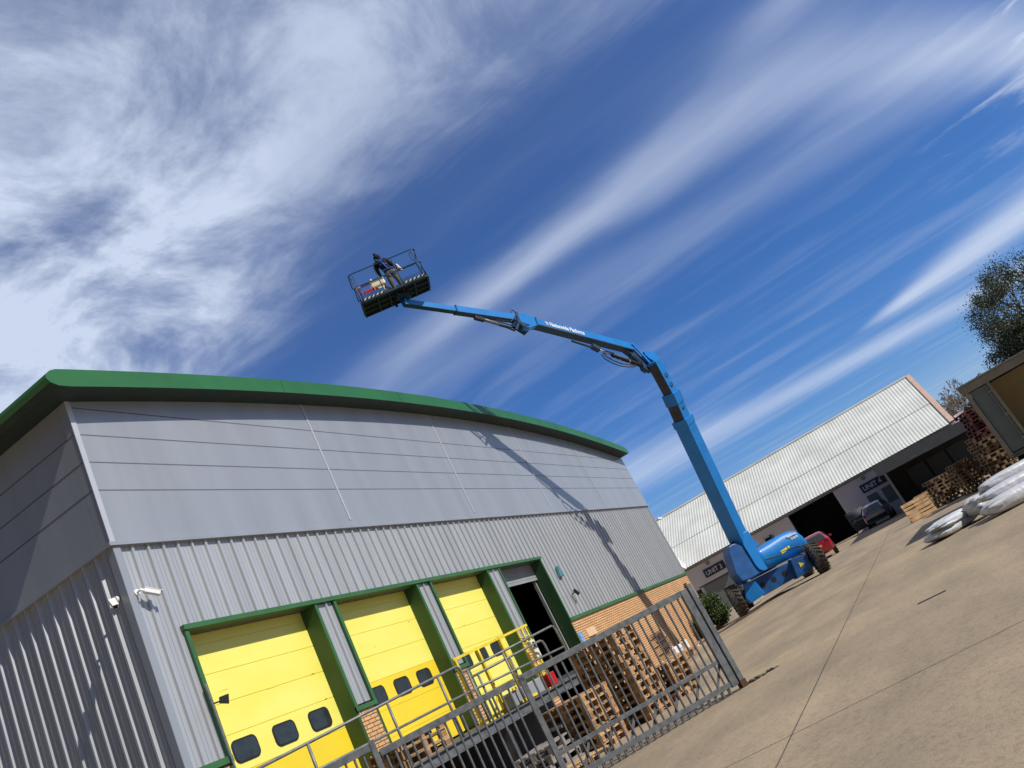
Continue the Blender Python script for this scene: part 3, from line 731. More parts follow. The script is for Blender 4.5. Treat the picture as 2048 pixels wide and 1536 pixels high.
for c_ in (gq(-.55, -1.72, WR), gq(-.55, 1.98, WR), V((38.7, 8.22, .1+WR)), V((39.8, 5.35, .1+WR))):
    wheel(c_, WR, .43)
# chassis seen end-on
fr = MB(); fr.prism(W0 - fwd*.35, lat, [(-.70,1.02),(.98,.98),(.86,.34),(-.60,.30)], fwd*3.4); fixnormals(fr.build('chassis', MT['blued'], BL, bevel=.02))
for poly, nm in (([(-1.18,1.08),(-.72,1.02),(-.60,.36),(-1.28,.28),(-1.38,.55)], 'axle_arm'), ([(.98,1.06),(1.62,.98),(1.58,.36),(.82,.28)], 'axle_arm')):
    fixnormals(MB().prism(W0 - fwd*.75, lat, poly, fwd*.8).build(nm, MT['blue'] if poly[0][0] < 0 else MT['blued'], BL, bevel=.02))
    l_ = poly[0][0]*1.0
for l0, l1 in ((-1.2,-1.62), (1.5, 1.85)): MB().beam(gq(-.45,l0,.62), gq(-.45,l1,.62), .22, .22, (0,0,1)).build('axle', MT['navy'], BL)
for l in (-.46, .04, .54):
    m_ = MB(); m_.tube([gq(-.36, l, .68), gq(-.20, l, .68)], .11, 18); m_.build('chassis_hole', MT['black'], BL)
m_ = MB(); m_.prism(W0 - fwd*.76, lat, [(1.18,.82),(1.36,.68),(1.16,.60)], -fwd*.012); fixnormals(m_.build('warning_sticker', MT['plate'], BL))
for a in ((-1.1,-1.5,.95),(1.45,1.7,.95)): MB().tube([gq(-.6,a[0],a[2]), gq(-.6,a[1],a[2]-.25)], .04, 8).build('hose', MT['black'], BL)
MB().beam(gq(-.62,-1.05,1.12), gq(-.62,-1.5,1.12), .05,.4,(0,0,1)).build('step_plate', MT['navy'], BL)
# turntable, foot casing, blade, hood
B0 = V((35.03, 6.71, 1.79)); az = R(222); nb2 = V((math.cos(az), math.sin(az), 0)); ab2 = V((-nb2.y, nb2.x, 0)); ab2 = V((.67,-.74,0)).normalized()
m_ = MB(); c = W0 + fwd*.9 + ZV*1.05; m_.tube([c, c+ZV*.18], .62, 28); m_.build('turntable', MT['navy'], BL)
casing = [(-.21,.92),(-.35,.66),(-.45,.28),(-.55,-.16),(-.46,-.51),(-.13,-.56),(.85,-.57),(.80,-.30),(.75,.35),(.70,.90),(-.06,.96)]
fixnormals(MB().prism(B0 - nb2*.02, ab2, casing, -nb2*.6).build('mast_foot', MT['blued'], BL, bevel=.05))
blade = [(.40,.90),(.39,.65),(.40,.19),(.40,-.17),(.45,-.40),(.60,-.53),(.71,-.55),(.82,-.53),(.80,-.20),(.80,.15),(.82,.36),(1.11,.48),(.96,.62),(.95,.91),(.93,1.17),(.62,1.15)]
fixnormals(MB().prism(B0 + nb2*.06, ab2, blade, -nb2*.08).build('side_plate', MT['blue'], BL, bevel=.02))
# hood: rounded loft across the counterweight
hood = MB(); secs = [(0.70, .30, -.52, .55), (1.05, .33, -.57, .75), (1.5, .36, -.60, .88), (2.27, .44, -.62, .95), (2.75, .42, -.63, .93), (3.02, .34, -.60, .84), (3.14, .05, -.52, .70), (3.16, -.2, -.45, .6)]
K = 14
for a_, zt, zb, dp_ in secs:
    for i in range(K):
        th = math.pi*i/(K-1)            # from near bottom over the top to far bottom
        ce = abs(math.cos(th))**.30*(1 if math.cos(th) > 0 else -1); se = math.sin(th)**.34 if 0 < i < K-1 else 0
        c = B0 + ab2*a_ - nb2*(dp_*.85) + nb2*(ce*dp_*.85); z = zb + (zt-zb)*se
        hood.v.append((c.x, c.y, B0.z+z))
for s in range(len(secs)-1):
    for i in range(K-1): a = s*K+i; hood.f.append([a, a+1, a+1+K, a+K]); hood.m.append(0)
    hood.f.append([s*K, s*K+K, s*K+2*K-1, s*K+K-1]); hood.m.append(0)
hood.f.append(list(range(K))[::-1]); hood.m.append(0); hood.f.append([(len(secs)-1)*K+i for i in range(K)]); hood.m.append(0)
ho = fixnormals(hood.build('engine_hood', MT['blue'], BL, smooth=True))
m_ = MB()
pts_ = [(.95,-.18),(1.7,-.30),(1.85,-.22),(2.6,-.30),(2.72,-.36),(3.13,-.40)]
m_.tube([B0 + ab2*a + ZV*z + nb2*.012 for a, z in pts_], .014, 6); m_.build('hood_seam', MT['black'], BL)
m_ = MB(); m_.tube([B0 + ab2*2.30 + ZV*.43 - nb2*.75, B0 + ab2*2.28 + ZV*.62 - nb2*.75], .07, 10); m_.build('beacon', MT['black'], BL)
m_ = MB(); m_.prism(B0 + nb2*.0, ab2, [(1.80,-.30),(2.15,-.26),(2.15,-.14),(1.80,-.17)], nb2*.012); m_.prism(B0, ab2, [(2.2,-.22),(2.3,-.21),(2.3,-.13),(2.2,-.14)], nb2*.012); fixnormals(m_.build('yellow_sticker', MT['plate'], BL))

def text_mesh(name, s, size, P, ax, up, mat_, parent=None, bold=.0, depth=.004, align='LEFT', squeeze=1.0, vskew=0):
    cu = bpy.data.curves.new(name, 'FONT'); cu.body = s; cu.size = size; cu.extrude = depth; cu.offset = bold; cu.align_x = align; cu.resolution_u = 3
    tmp = bpy.data.objects.new(name+'_tmp', cu); COL.objects.link(tmp)
    dg = bpy.context.evaluated_depsgraph_get(); dg.update()
    me = bpy.data.meshes.new_from_object(tmp.evaluated_get(dg)); bpy.data.objects.remove(tmp); me.name = name
    ax, up = V(ax).normalized(), V(up); up = (up - ax*up.dot(ax)).normalized(); nn = ax.cross(up)
    off = OFF.get(parent.name, V((0,0,0))) if parent else V((0,0,0)); P = V(P)
    for v_ in me.vertices:
        x, y, z = v_.co; v_.co = P + ax*x*squeeze + up*y + nn*z - off
    me.materials.clear(); me.materials.append(mat_); me.update()
    o = bpy.data.objects.new(name, me); COL.objects.link(o); OFF[o.name] = off
    if parent: o.parent = parent; KIDS.setdefault(parent.name, []).append(o)
    return o
text_mesh('hood_lettering', 'Nationwide', .125, B0+ab2*2.42+ZV*.16+nb2*.014, ab2, (0,0,1), MT['signw'], BL, .005, .006, squeeze=.85)
text_mesh('hood_lettering', 'Z135/70', .125, B0+ab2*2.55+ZV*.01+nb2*.014, ab2, (0,0,1), MT['signw'], BL, .005, .006, squeeze=.85)

# mast: telescoping box sections, bright face towards -Y
nbm = V((math.cos(R(244.5)), math.sin(R(244.5)), 0))
m0, m1, m2, m3 = V((35.73,6.54,2.51)), V((33.59,5.59,7.95)), V((33.2,5.39,8.95)), V((32.74,5.24,10.42))
td = (m1-m0).normalized()
MB().beam(m0 - td*.5, m1, .62, .62, nbm).build('mast_lower_section', [MT['blue']], BL, bevel=.012)
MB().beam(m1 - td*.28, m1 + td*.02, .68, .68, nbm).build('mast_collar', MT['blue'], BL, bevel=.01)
MB().beam(m1, m2, .52, .52, nbm).build('mast_middle_section', MT['blue'], BL, bevel=.01)
t2 = (m2-m1).normalized()
MB().beam(m2 - t2*.40, m2 + t2*.10, .58, .58, nbm).build('mast_collar', MT['blue'], BL, bevel=.01)
MB().beam(m2, m3, .44, .44, nbm).build('mast_upper_section', MT['blue'], BL, bevel=.01)
sdm = nbm; nd = td.cross(nbm).normalized()
if nd.dot(V((-1,0,0))) < 0: nd = -nd
MB().beam(m1+nd*.262, m2-t2*.42+nd*.262, .50, .012, nbm).build('mast_wear_plate', MT['inner'], BL)
MB().beam(m2+t2*.11+nd*.222, m3-t2*.1+nd*.222, .42, .012, nbm).build('mast_wear_plate', MT['inner'], BL)
for p, r in ((m1+(m2-m1)*.38, .115), (m2+(m3-m2)*.22, .10), (m2+(m3-m2)*.5, .10)):
    hw = .262 if p.z < 8.8 else .222
    m_ = MB(); m_.tube([p+nbm*(hw-.1), p+nbm*(hw+.004)], r, 20); m_.build('mast_hole', MT['black'], BL)
    m_ = MB(); k = 20; t_ax = t2; s_ax = nbm.cross(t2).normalized()
    m_.tube([p+nbm*(hw+.006)+t_ax*math.cos(6.2832*i/k)*r*1.05+s_ax*math.sin(6.2832*i/k)*r*1.05 for i in range(k+1)], .012, 5, cap=False); m_.build('hole_rim', MT['blued'], BL)
# cylinder bracket at the mast foot
MB().beam(m0+nd*.36+ZV*.12, m0+nd*.42+ZV*.42-nbm*.1, .25, .22, nbm).build('foot_bracket', MT['navy'], BL, bevel=.02)
MB().tube([m0+nd*.40+ZV*.2-nbm*.3, m0+nd*.60+ZV*.05-nbm*.35], .07, 8).build('hose', MT['black'], BL)

# elbow and boom in one upright plane
EL0 = V((32.78, 5.46, 10.70)); AX = V((-.944, .330, 0)).normalized(); NB = V((-.330, -.944, 0)).normalized()
def bp(a, z, off=0): return EL0 + AX*a + ZV*z + NB*off
def plate(poly, o0, o1, m_, name, bev=.0):
    return fixnormals(MB().prism(bp(0, 0, o0), AX, poly, NB*(o1-o0)).build(name, m_, BL, bevel=bev))
cap_ = [(.02,.14),(.0,.31),(-.2,.335),(-.4,.33),(-.60,.28),(-.76,.19),(-.9,-.05),(-.97,-.42),(-.55,-.34),(-.34,-.18),(-.1,-.03)]
plate(cap_, .02, .10, MT['blue'], 'mast_head_cover', .01)
plate([(-.05,.1),(-.1,.25),(-.5,.26),(-.8,0),(-.92,-.45),(-.2,-.5),(.1,-.35)], -.36, .015, MT['navy'], 'mast_head', .02)
def bar(a0, z0, a1, z1, w_, o, th, m_, name, w2=None):
    return MB().beam(bp(a0, z0, o), bp(a1, z1, o), th, w_, NB, w2=th, h2=w2 or w_).build(name, m_, BL, bevel=.006)
bar(.42, .76, -.02, -.22, .12, .05, .05, MT['blue'], 'elbow_link')
bar(.30, .74, -.05, -.30, .10, -.22, .05, MT['navy'], 'elbow_link')
plate([(.95,.60),(.62,.66),(.30,.50),(.02,.02),(-.02,-.30),(.20,-.52),(.38,-.38),(.30,-.10),(.52,.18),(.80,.42)], -.28, -.06, MT['navy'], 'elbow_bracket', .01)
bar(.72, .30, .44, -.12, .07, -.15, .2, MT['navy'], 'elbow_strut')
# upper boom
b0 = bp(.42, .62, -.12); b1 = bp(5.66, 2.0, -.12)
bd = (b1-b0).normalized()
MB().beam(b0, b1, .30, .34, NB, w2=.28, h2=.30).build('upper_boom', MT['blue'], BL, bevel=.01)
bu = NB.cross(bd).normalized();  bu = bu if bu.z > 0 else -bu
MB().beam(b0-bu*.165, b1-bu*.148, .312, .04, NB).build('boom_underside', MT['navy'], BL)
MB().beam(b1-bd*.05, b1+bd*.02, .33, .36, NB).build('boom_collar', MT['blued'], BL)
nose_ = [(5.62,2.18),(5.62,1.84),(6.2,1.72),(6.5,1.78),(6.68,2.02),(6.45,2.35),(6.15,2.36)]
plate(nose_, -.26, .02, MT['blue'], 'boom_head', .01)
plate([(5.9,1.80),(6.3,1.60),(6.75,1.95),(6.55,2.30),(6.45,2.2),(6.4,1.95)], -.30, -.262, MT['navy'], 'boom_head', 0)
plate([(6.15,1.84),(6.55,1.76),(6.72,2.0),(6.50,2.33),(6.55,1.98)], .022, .05, MT['navy'], 'boom_head_edge', 0)
dirb = -bd
txt_p = b1 - bd*(5.66-4.93)*1.0
text_mesh('lettering', 'Nationwide Platforms', .25, bp(5.02, 1.765, .037), -bd, (0,0,1), MT['signw'], BL, .010, .003, squeeze=.84)
m_ = MB(); c = bp(5.13, 1.88, .036)
for i in range(5):
    a = 6.2832*i/5+.3; m_.beam(c, c + (bd*math.cos(a)+ZV*math.sin(a))*.10, .035, .008, NB.cross(V((bd*math.cos(a)+ZV*math.sin(a)))))
m_.build('logo', MT['signw'], BL)
# lift cylinder under the boom, with hoses
MB().tube([bp(4.0, 1.14, -.12), bp(2.80, .74, -.12)], .045, 10).build('cylinder_guide', MT['navy'], BL)
bar(2.95, .86, 2.62, .66, .16, -.12, .2, MT['navy'], 'cylinder_bracket')
MB().tube([bp(2.70, .72, -.12), bp(1.90, .36, -.12)], .035, 12).build('cylinder_rod', MT['chrome'], BL, smooth=True)
MB().tube([bp(1.95, .38, -.12), bp(1.05, .03, -.12), bp(.45, -.20, -.12)], .085, 16).build('cylinder_barrel', MT['black'], BL, smooth=True)
m_ = MB(); c = bp(1.12, .06, -.12); cd = (bp(.45,-.2)-bp(1.9,.36)).normalized(); m_.tube([c, c+cd*.05], .098, 16); m_.build('cylinder_band', MT['chrome'], BL)
for o, dz in ((-.05, 0), (-.16, -.03)):
    MB().tube([bp(1.9,.42,o), bp(2.35,.56+dz,o), bp(2.56,.50+dz,o), bp(2.52,.30+dz,o), bp(2.2,.08+dz,o), bp(1.8,-.08+dz,o), bp(1.3,-.17+dz,o), bp(.8,-.22,o)], .022, 7).build('hose', MT['black'], BL, smooth=True)
for a, z in ((2.3,.14),(2.0,.02),(1.75,-.06)): MB().beam(bp(a, z, -.02), bp(a+.05, z+.16, -.02), .02, .03, NB).build('hose_clip', MT['galvl'], BL)
# joint between upper boom and jib: ring, links, small cylinder
m_ = MB(); c = bp(6.50, 2.47, -.1); k = 16
m_.tube([c + AX*math.cos(6.2832*i/k)*.12 + ZV*math.sin(6.2832*i/k)*.12 for i in range(k+1)], .018, 6, cap=False); m_.build('hose_ring', MT['black'], BL)
bar(6.50, 2.40, 6.66, 1.90, .09, .03, .05, MT['navy'], 'joint_link'); bar(6.58, 2.02, 6.98, 1.66, .08, .0, .06, MT['navy'], 'joint_link')
bar(6.62, 1.96, 6.50, 1.74, .10, -.15, .2, MT['navy'], 'joint_link'); bar(6.74, 1.86, 7.6, 2.12, .04, -.1, .04, MT['navy'], 'joint_link')
MB().tube([bp(6.98,1.68,-.08), bp(7.35,1.86,-.08)], .035, 8).build('cylinder_guide', MT['black'], BL)
MB().tube([bp(7.1,1.80,-.08), bp(7.62,1.95,-.08)], .05, 10).build('jib_cylinder', MT['black'], BL, smooth=True)
MB().tube([bp(7.58,1.95,-.08), bp(8.32,2.20,-.08)], .058, 12).build('jib_cylinder_sleeve', MT['galvl'], BL, smooth=True)
bar(8.66, 2.28, 8.26, 2.17, .14, -.08, .12, MT['black'], 'cylinder_bracket')
MB().tube([bp(6.6,2.3,.05), bp(6.8,2.15,.08), bp(7.1,1.98,.05), bp(7.5,2.02,.05), bp(7.8,2.12,.03)], .018, 6).build('hose', MT['black'], BL)
# jib
JB = V((26.30, 7.72, 12.78)) ; JM = V((24.05, 8.72, 13.32)); JE = V((22.42, 9.50, 13.92))
JB = bp(6.62, 2.24, -.12); JE = V((22.49, 9.57, 13.90)); JM = JB + (JE-JB)*.56; jd = (JE-JB).normalized(); jn = jd.cross(ZV).normalized()
if jn.y > 0: jn = -jn
MB().beam(JB, JM, .22, .26, jn, w2=.22, h2=.25).build('jib_outer_section', MT['blue'], BL, bevel=.008)
MB().beam(JM-jd*.1, JE, .18, .20, jn).build('jib_inner_section', MT['blue'], BL, bevel=.008)
MB().beam(JM-jd*.03, JM+jd*.02, .25, .28, jn).build('jib_collar', MT['blued'], BL)
ju = jn.cross(jd); ju = ju if ju.z > 0 else -ju
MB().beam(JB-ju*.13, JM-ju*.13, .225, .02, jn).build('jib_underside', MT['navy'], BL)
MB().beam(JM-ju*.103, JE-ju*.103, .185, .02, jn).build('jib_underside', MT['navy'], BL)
# basket
BN = V((21.57, 10.52, 14.33)); U = V((.490, -.872, 0)).normalized(); WW = V((.872, .490, 0)).normalized(); BLn = 2.35; BWd = 1.0
def bk(u_, w_, z): return BN + U*u_ + WW*w_ + ZV*z
m_ = MB(); m_.beam(JE-jd*.1, bk(1.35,.5,-.12)-V((0,0,.05)), .20, .22, (0,0,1)); m_.build('platform_rotator', MT['navy'], BL, bevel=.02)
m_ = MB(); m_.tube([bk(1.30,.5,-.45), bk(1.30,.5,.0)], .09, 12); m_.beam(bk(1.15,.35,-.10), bk(1.6,.6,-.10), .22, .16, (0,0,1)); m_.build('platform_mount', MT['navy'], BL)
for u_, w_ in ((1.05,.62),(1.48,.66)): MB().tube([bk(u_,w_,-.05), bk(u_,w_,-.32)], .05, 8).build('mount_pin', MT['black'], BL)
BK = BL
fl = MB(); fl.obx(bk(BLn/2, BWd/2, .012), U*BLn/2, WW*BWd/2, ZV*.012); fl.build('basket_floor', MT['black'], BK)
fl = MB()
for w_ in (.03, .33, .66, .97): fl.beam(bk(.03,w_,-.035), bk(BLn-.03,w_,-.035), .05, .04, (0,0,1))
for u_ in (.03, .55, .95, 1.45, 1.85, 2.32): fl.beam(bk(u_,.02,-.06), bk(u_,BWd-.02,-.06), .04, .05, (0,0,1))
for i in range(9): fl.beam(bk(1.45+i*.05,.40,-.03), bk(1.45+i*.05,.62,-.03), .02, .02, (0,0,1))
fl.build('basket_underframe', MT['black'], BK)
T = .019
def ring(z, r=T, rr=.12):
    pts = []
    for cu_, cw, a0 in ((BLn-rr, rr, -90), (BLn-rr, BWd-rr, 0), (rr, BWd-rr, 90), (rr, rr, 180)):
        for i in range(5): a = R(a0+90*i/4); pts.append(bk(cu_+math.cos(a)*rr, cw+math.sin(a)*rr, z))
    return pts + [pts[0]]
MB().tube(ring(1.10), T, 7, cap=False).build('basket_top_rail', MT['navy'], BK, smooth=True)
MB().tube(ring(.58), T*.85, 7, cap=False).build('basket_mid_rail', MT['navy'], BK, smooth=True)
MB().tube(ring(-.03), .03, 7, cap=False).build('basket_base_rail', MT['navy'], BK, smooth=True)
for u_, w_ in ((.04,.10),(.04,.9),(.86,0),(1.50,0),(BLn-.03,.10),(BLn-.03,.9),(.86,1.0),(1.50,1.0),(BLn-.14,.0),(.12,.0)):
    MB().tube([bk(u_,w_,0), bk(u_,w_,1.09)], T*.9, 7).build('basket_post', MT['navy'], BK, smooth=True)
MB().tube([bk(BLn-.15,-.02,1.0), bk(BLn-.24,-.03,.96), bk(BLn-.24,-.03,.70), bk(BLn-.15,-.02,.66)], .014, 6).build('grab_handle', MT['navy'], BK)
tb = MB()
for a, b_ in ((.08,.84),(1.52,BLn-.06)): tb.obx(bk((a+b_)/2, 0, .12), U*(b_-a)/2, WW*.006, ZV*.10)
tb.obx(bk(BLn/2, BWd, .10), U*(BLn/2-.05), WW*.006, ZV*.10); tb.obx(bk(0.01, BWd/2, .10), U*.006, WW*(BWd/2-.05), ZV*.10); tb.obx(bk(BLn-.01, BWd/2, .10), U*.006, WW*(BWd/2-.05), ZV*.10)
tb.build('toe_board', MT['blued'], BK)
hz = MB()
for a, b_ in ((.10,.82),(1.54,BLn-.08)):
    n_ = 5 if b_ < 1 else 5
    for i in range(n_):
        u_ = a + (b_-a)*(i+.15)/n_; P = [bk(u_, -.012, .025), bk(u_+.055, -.012, .025), bk(u_+.115, -.012, .085), bk(u_+.06, -.012, .085)]
        hz.add(P + [p+WW*.004 for p in P], [(0,1,2,3),(4,7,6,5),(0,4,5,1),(1,5,6,2),(2,6,7,3),(3,7,4,0)])
hz.build('hazard_stripe', MT['cream'], BK)
hz = MB()
for a, b_ in ((.08,.84),(1.52,BLn-.06)): hz.obx(bk((a+b_)/2, -.0075, .055), U*(b_-a)/2, WW*.0015, ZV*.034)
hz.build('hazard_band', MT['black'], BK)

# things standing in the basket
t = thing('pressure_sprayer', 'red engine sprayer on the left of the raised basket floor', 'sprayer', tuple(bk(.42,.5,.03)))
m_ = MB(); m_.obx(bk(.44,.40,.30), U*.2, WW*.2, ZV*.15); m_.tube([bk(.30,.28,.30), bk(.30,.62,.30)], .13, 12); m_.build('engine', MT['red'], t, bevel=.03)
MB().obx(bk(.42,.45,.08), U*.30, WW*.2, ZV*.03).build('base', MT['red'], t)
MB().tube([bk(.14,.3,.05), bk(.12,.3,.62), bk(.2,.3,.66), bk(.6,.3,.66)], .014, 6).build('frame', MT['red'], t)
MB().tube([bk(.10,.2,.1), bk(.16,.15,.35), bk(.1,.2,.6), bk(.18,.25,.5)], .018, 6).build('hose', MT['red'], t)
MB().obx(bk(.16,.35,.68), U*.07, WW*.06, ZV*.04).build('lid', MT['white'], t)
t = thing('water_tank', 'cream plastic water tank beside the person in the raised basket', 'tank', tuple(bk(.80,.5,.03)))
m_ = MB(); m_.obx(bk(.80,.48,.62), U*.25, WW*.2, ZV*.15); m_.build('body', MT['cream'], t, bevel=.05)
fixnormals(MB().prism(bk(0,.32,0), U, [(.70,.50),(.98,.50),(.92,.30),(.84,.16),(.78,.30)], WW*.3).build('funnel', MT['cream'], t, bevel=.02))
MB().tube([bk(.66,.45,.76), bk(.64,.44,.90)], .03, 8).build('cap', MT['white'], t)
MB().tube([bk(.9,.5,.25), bk(1.05,.45,.18), bk(1.1,.5,.34), bk(.98,.5,.45)], .05, 8).build('hose', MT['woodg'], t)

# person: one skinned body
def person():
    J = {}
    def P(u_, w_, z): return bk(u_, w_, z)
    J = dict(pel=(P(1.33,.42,.88), .175,.14), wa=(P(1.30,.42,1.00), .18,.14), ch=(P(1.235,.44,1.22), .225,.17), sh=(P(1.19,.46,1.38), .165,.13), ne=(P(1.175,.48,1.47), .062,.062), he=(P(1.165,.50,1.56), .085,.095), ht=(P(1.16,.52,1.64), .09,.095),
      ls=(P(1.02,.46,1.34), .10,.095), le=(P(.97,.47,1.10), .08,.075), lw=(P(1.02,.56,.88), .042,.04), lh=(P(1.03,.60,.80), .035,.04),
      rs=(P(1.37,.46,1.34), .10,.095), re=(P(1.52,.50,1.12), .08,.075), rw=(P(1.62,.62,1.0), .042,.04), rh=(P(1.67,.67,.98), .035,.035),
      lp=(P(1.24,.42,.82), .125,.12), lk=(P(1.23,.38,.50), .095,.10), la=(P(1.24,.44,.13), .055,.055), lf=(P(1.22,.56,.07), .05,.045),
      rp=(P(1.42,.42,.82), .125,.12), rk=(P(1.47,.36,.50), .095,.10), ra=(P(1.49,.44,.13), .055,.055), rf=(P(1.51,.56,.07), .05,.045))
    E_ = [('pel','wa'),('wa','ch'),('ch','sh'),('sh','ne'),('ne','he'),('he','ht'),('sh','ls'),('ls','le'),('le','lw'),('lw','lh'),('sh','rs'),('rs','re'),('re','rw'),('rw','rh'),('pel','lp'),('lp','lk'),('lk','la'),('la','lf'),('pel','rp'),('rp','rk'),('rk','ra'),('ra','rf')]
    for h, d0 in (('lh', V((0,0,-1))), ('rh', (U*.8+WW*.5).normalized())):
        sd_ = d0.cross(WW).normalized(); c = J[h][0]
        for i, (o_, L_) in enumerate(((-.03,.065),(-.01,.075),(.01,.07),(.03,.058))):
            a = '%s%da' % (h, i); b = '%s%db' % (h, i)
            J[a] = (c+d0*.045+sd_*o_, .012,.012); J[b] = (c+d0*(.045+L_)+sd_*o_*1.2+WW*.015, .009,.009); E_ += [(h,a),(a,b)]
        J[h+'t'] = (c+sd_*-.05+WW*.03+d0*.03, .011,.011); E_.append((h, h+'t'))
    keys = list(J); me = bpy.data.meshes.new('person'); me.from_pydata([tuple(J[k][0]) for k in keys], [(keys.index(a), keys.index(b)) for a, b in E_], [])
    o = bpy.data.objects.new('tmp_person', me); COL.objects.link(o)
    s_ = o.modifiers.new('skin', 'SKIN'); o.modifiers.new('sub', 'SUBSURF').levels = 2
    sv = me.skin_vertices[0].data if me.skin_vertices else None
    if sv is None:
        me.attributes.new('x', 'FLOAT', 'POINT')
    for i, k in enumerate(keys):
        me.skin_vertices[0].data[i].radius = J[k][1:3]; me.skin_vertices[0].data[i].use_root = (k == 'pel')
    dg = bpy.context.evaluated_depsgraph_get(); dg.update(); m2_ = bpy.data.meshes.new_from_object(o.evaluated_get(dg)); bpy.data.objects.remove(o)
    m2_.name = 'person'; m2_.materials.clear()
    for k in ('jacket','trousers','skin','rubber'): m2_.materials.append(MT[k])
    for p in m2_.polygons:
        c = p.center; z = c.z - BN.z; u_ = (V(c)-BN).dot(U); p.use_smooth = True
        p.material_index = 3 if z < .17 else 1 if z < .86 and 1.1 < u_ < 1.56 else 2 if (z > 1.44 and 1.05 < u_ < 1.28 and (V(c)-BN).dot(WW) > .56) or u_ > 1.635 or (u_ < 1.1 and z < .86) else 0
    b_ = bpy.data.objects.new('person', m2_); COL.objects.link(b_)
    tag(b_, 'person in dark jacket, bobble hat and blue harness standing in the raised basket', 'person')
    h = MB(); c0 = bk(1.16,.50,1.60); 
    for i in range(7):
        th = -.5+(math.pi/2+.5)*i/6; rr = .128*math.cos(th*.92); zz_ = .13*math.sin(th)
        for k in range(14): a = 6.2832*k/14; h.v.append(tuple(c0 + U*math.cos(a)*max(rr,.002)*.95 + WW*math.sin(a)*max(rr,.002)*1.05 + ZV*(zz_-.03)))
    for i in range(6):
        for k in range(14): h.f.append([i*14+k, i*14+(k+1)%14, (i+1)*14+(k+1)%14, (i+1)*14+k]); h.m.append(0)
    h.tube([c0+ZV*.09-U*.02, c0+ZV*.12-U*.03, c0+ZV*.16-U*.035, c0+ZV*.185-U*.035], [.02,.045,.045,.015], 10); OFF['person'] = V((0,0,0))
    h.build('hat', MT['jacket'], b_, smooth=True)
    s_ = MB()
    for L_ in ([(1.06,.30,1.42),(1.19,.262,1.28),(1.32,.30,1.42)], [(1.19,.258,1.30),(1.24,.258,1.12),(1.30,.28,.96)], [(1.12,.29,1.14),(1.22,.258,1.18),(1.34,.28,1.10)], [(1.13,.31,.93),(1.31,.268,.92),(1.50,.31,.93)], [(1.14,.32,.74),(1.26,.285,.66)], [(1.38,.285,.66),(1.52,.32,.74)]):
        s_.tube([bk(*q) for q in L_], .023, 5)
    s_.build('harness', MT['harness'], b_)
    return b_
person()
t = thing('spray_lance', 'small white and tan spray handle held in the right hand of the person', 'tool', tuple(bk(1.70,.66,.9)))
MB().tube([bk(1.66,.66,1.16), bk(1.72,.64,.98)], .035, 8).build('bottle', MT['white'], t)
MB().tube([bk(1.72,.64,.98), bk(1.74,.64,.86)], .04, 8).build('grip', MT['board'], t)

# ------------------------------------------------------------------ long white building with units 3 and 4
XB = 67.0
b2 = thing('unit_building', 'long white building with a pale corrugated roof housing units 3 and 4', 'building', (XB, 10, .2))
w = MB()
w.bx(XB, XB+.3, 8.1, 34, 0, 3.83); w.bx(XB, XB+.3, -5.3, 4.3, 0, 3.83); w.bx(XB, XB+.3, 4.3, 8.1, 3.74, 3.83)
w.bx(XB+.3, XB+18, -5.3, -5.0, 0, 3.8); w.bx(XB+.3, XB+18, 33.7, 34, 0, 3.8); w.bx(XB+17.7, XB+18, -5, 33.7, 0, 3.8)
for y in (-5.3,): w.add([(XB, y, 3.8),(XB+8.9, y, 8.9),(XB+17.8, y, 3.8),(XB, y+.2, 3.8),(XB+8.9, y+.2, 8.9),(XB+17.8, y+.2, 3.8)], [(0,2,1),(3,4,5)])
w.build('wall', MT['render'], b2)
w = MB(); w.bx(XB+5, XB+5.1, 3, 10, 0, 3.8); w.bx(XB+.3, XB+5, 3.9, 4.2, 0, 3.8); w.bx(XB+.3, XB+5, 8.2, 8.4, 0, 3.8); w.bx(XB+.2, XB+5.1, 3.9, 8.4, 3.72, 3.8); w.bx(XB, XB+5, 4.3, 8.1, .19, .215)
w.build('garage_interior', MT['int'], b2)
def wave(mb, y0, y1, e, r, pitch=.25, amp=.013, dz=0, k=6):
    n_ = int((y1-y0)/pitch*k); vs = []; nrm = V((-(r[1]-e[1]), 0, (r[0]-e[0]))).normalized()
    for i in range(n_+1):
        y = y0+(y1-y0)*i/n_; h = amp*math.sin(2*math.pi*y/pitch)
        for q in (e, r): vs.append((q[0]+nrm.x*h, y, q[1]+nrm.z*h+dz))
    mb.add(vs, [[2*i, 2*i+2, 2*i+3, 2*i+1] for i in range(n_)])
e0, rg0 = (XB-.4, 3.86), (XB+8.9, 9.08)
mid = (e0[0]+(rg0[0]-e0[0])*.40, e0[1]+(rg0[1]-e0[1])*.40)
w = MB(); wave(w, -5.15, 34.2, e0, (mid[0]+.05, mid[1]+.03)); rf = w.build('roof', MT['fibre'], b2)
w = MB(); wave(w, -5.15, 34.2, mid, rg0, dz=.035); w.add([(rg0[0], -5.3, 9.0), (rg0[0]+8.9, -5.3, 3.8), (rg0[0]+8.9, 34.2, 3.8), (rg0[0], 34.2, 9.0)], [(0,1,2,3)]); w.build('roof', MT['fibre'], b2)
w = MB(); w.tube([(rg0[0], -5.2, 9.10), (rg0[0], 34.2, 9.10)], .14, 10); w.build('ridge_cap', MT['fibre'], b2)
w = MB(); w.beam((e0[0], -5.35, e0[1]+.03), (rg0[0], -5.35, rg0[1]+.06), .35, .12, (0,1,0)); w.build('barge_board', MT['pink'], b2)
w = MB(); w.bx(XB-.30, XB-.18, -5.2, 34, 3.62, 3.74); w.build('gutter', MT['galvp'], b2)
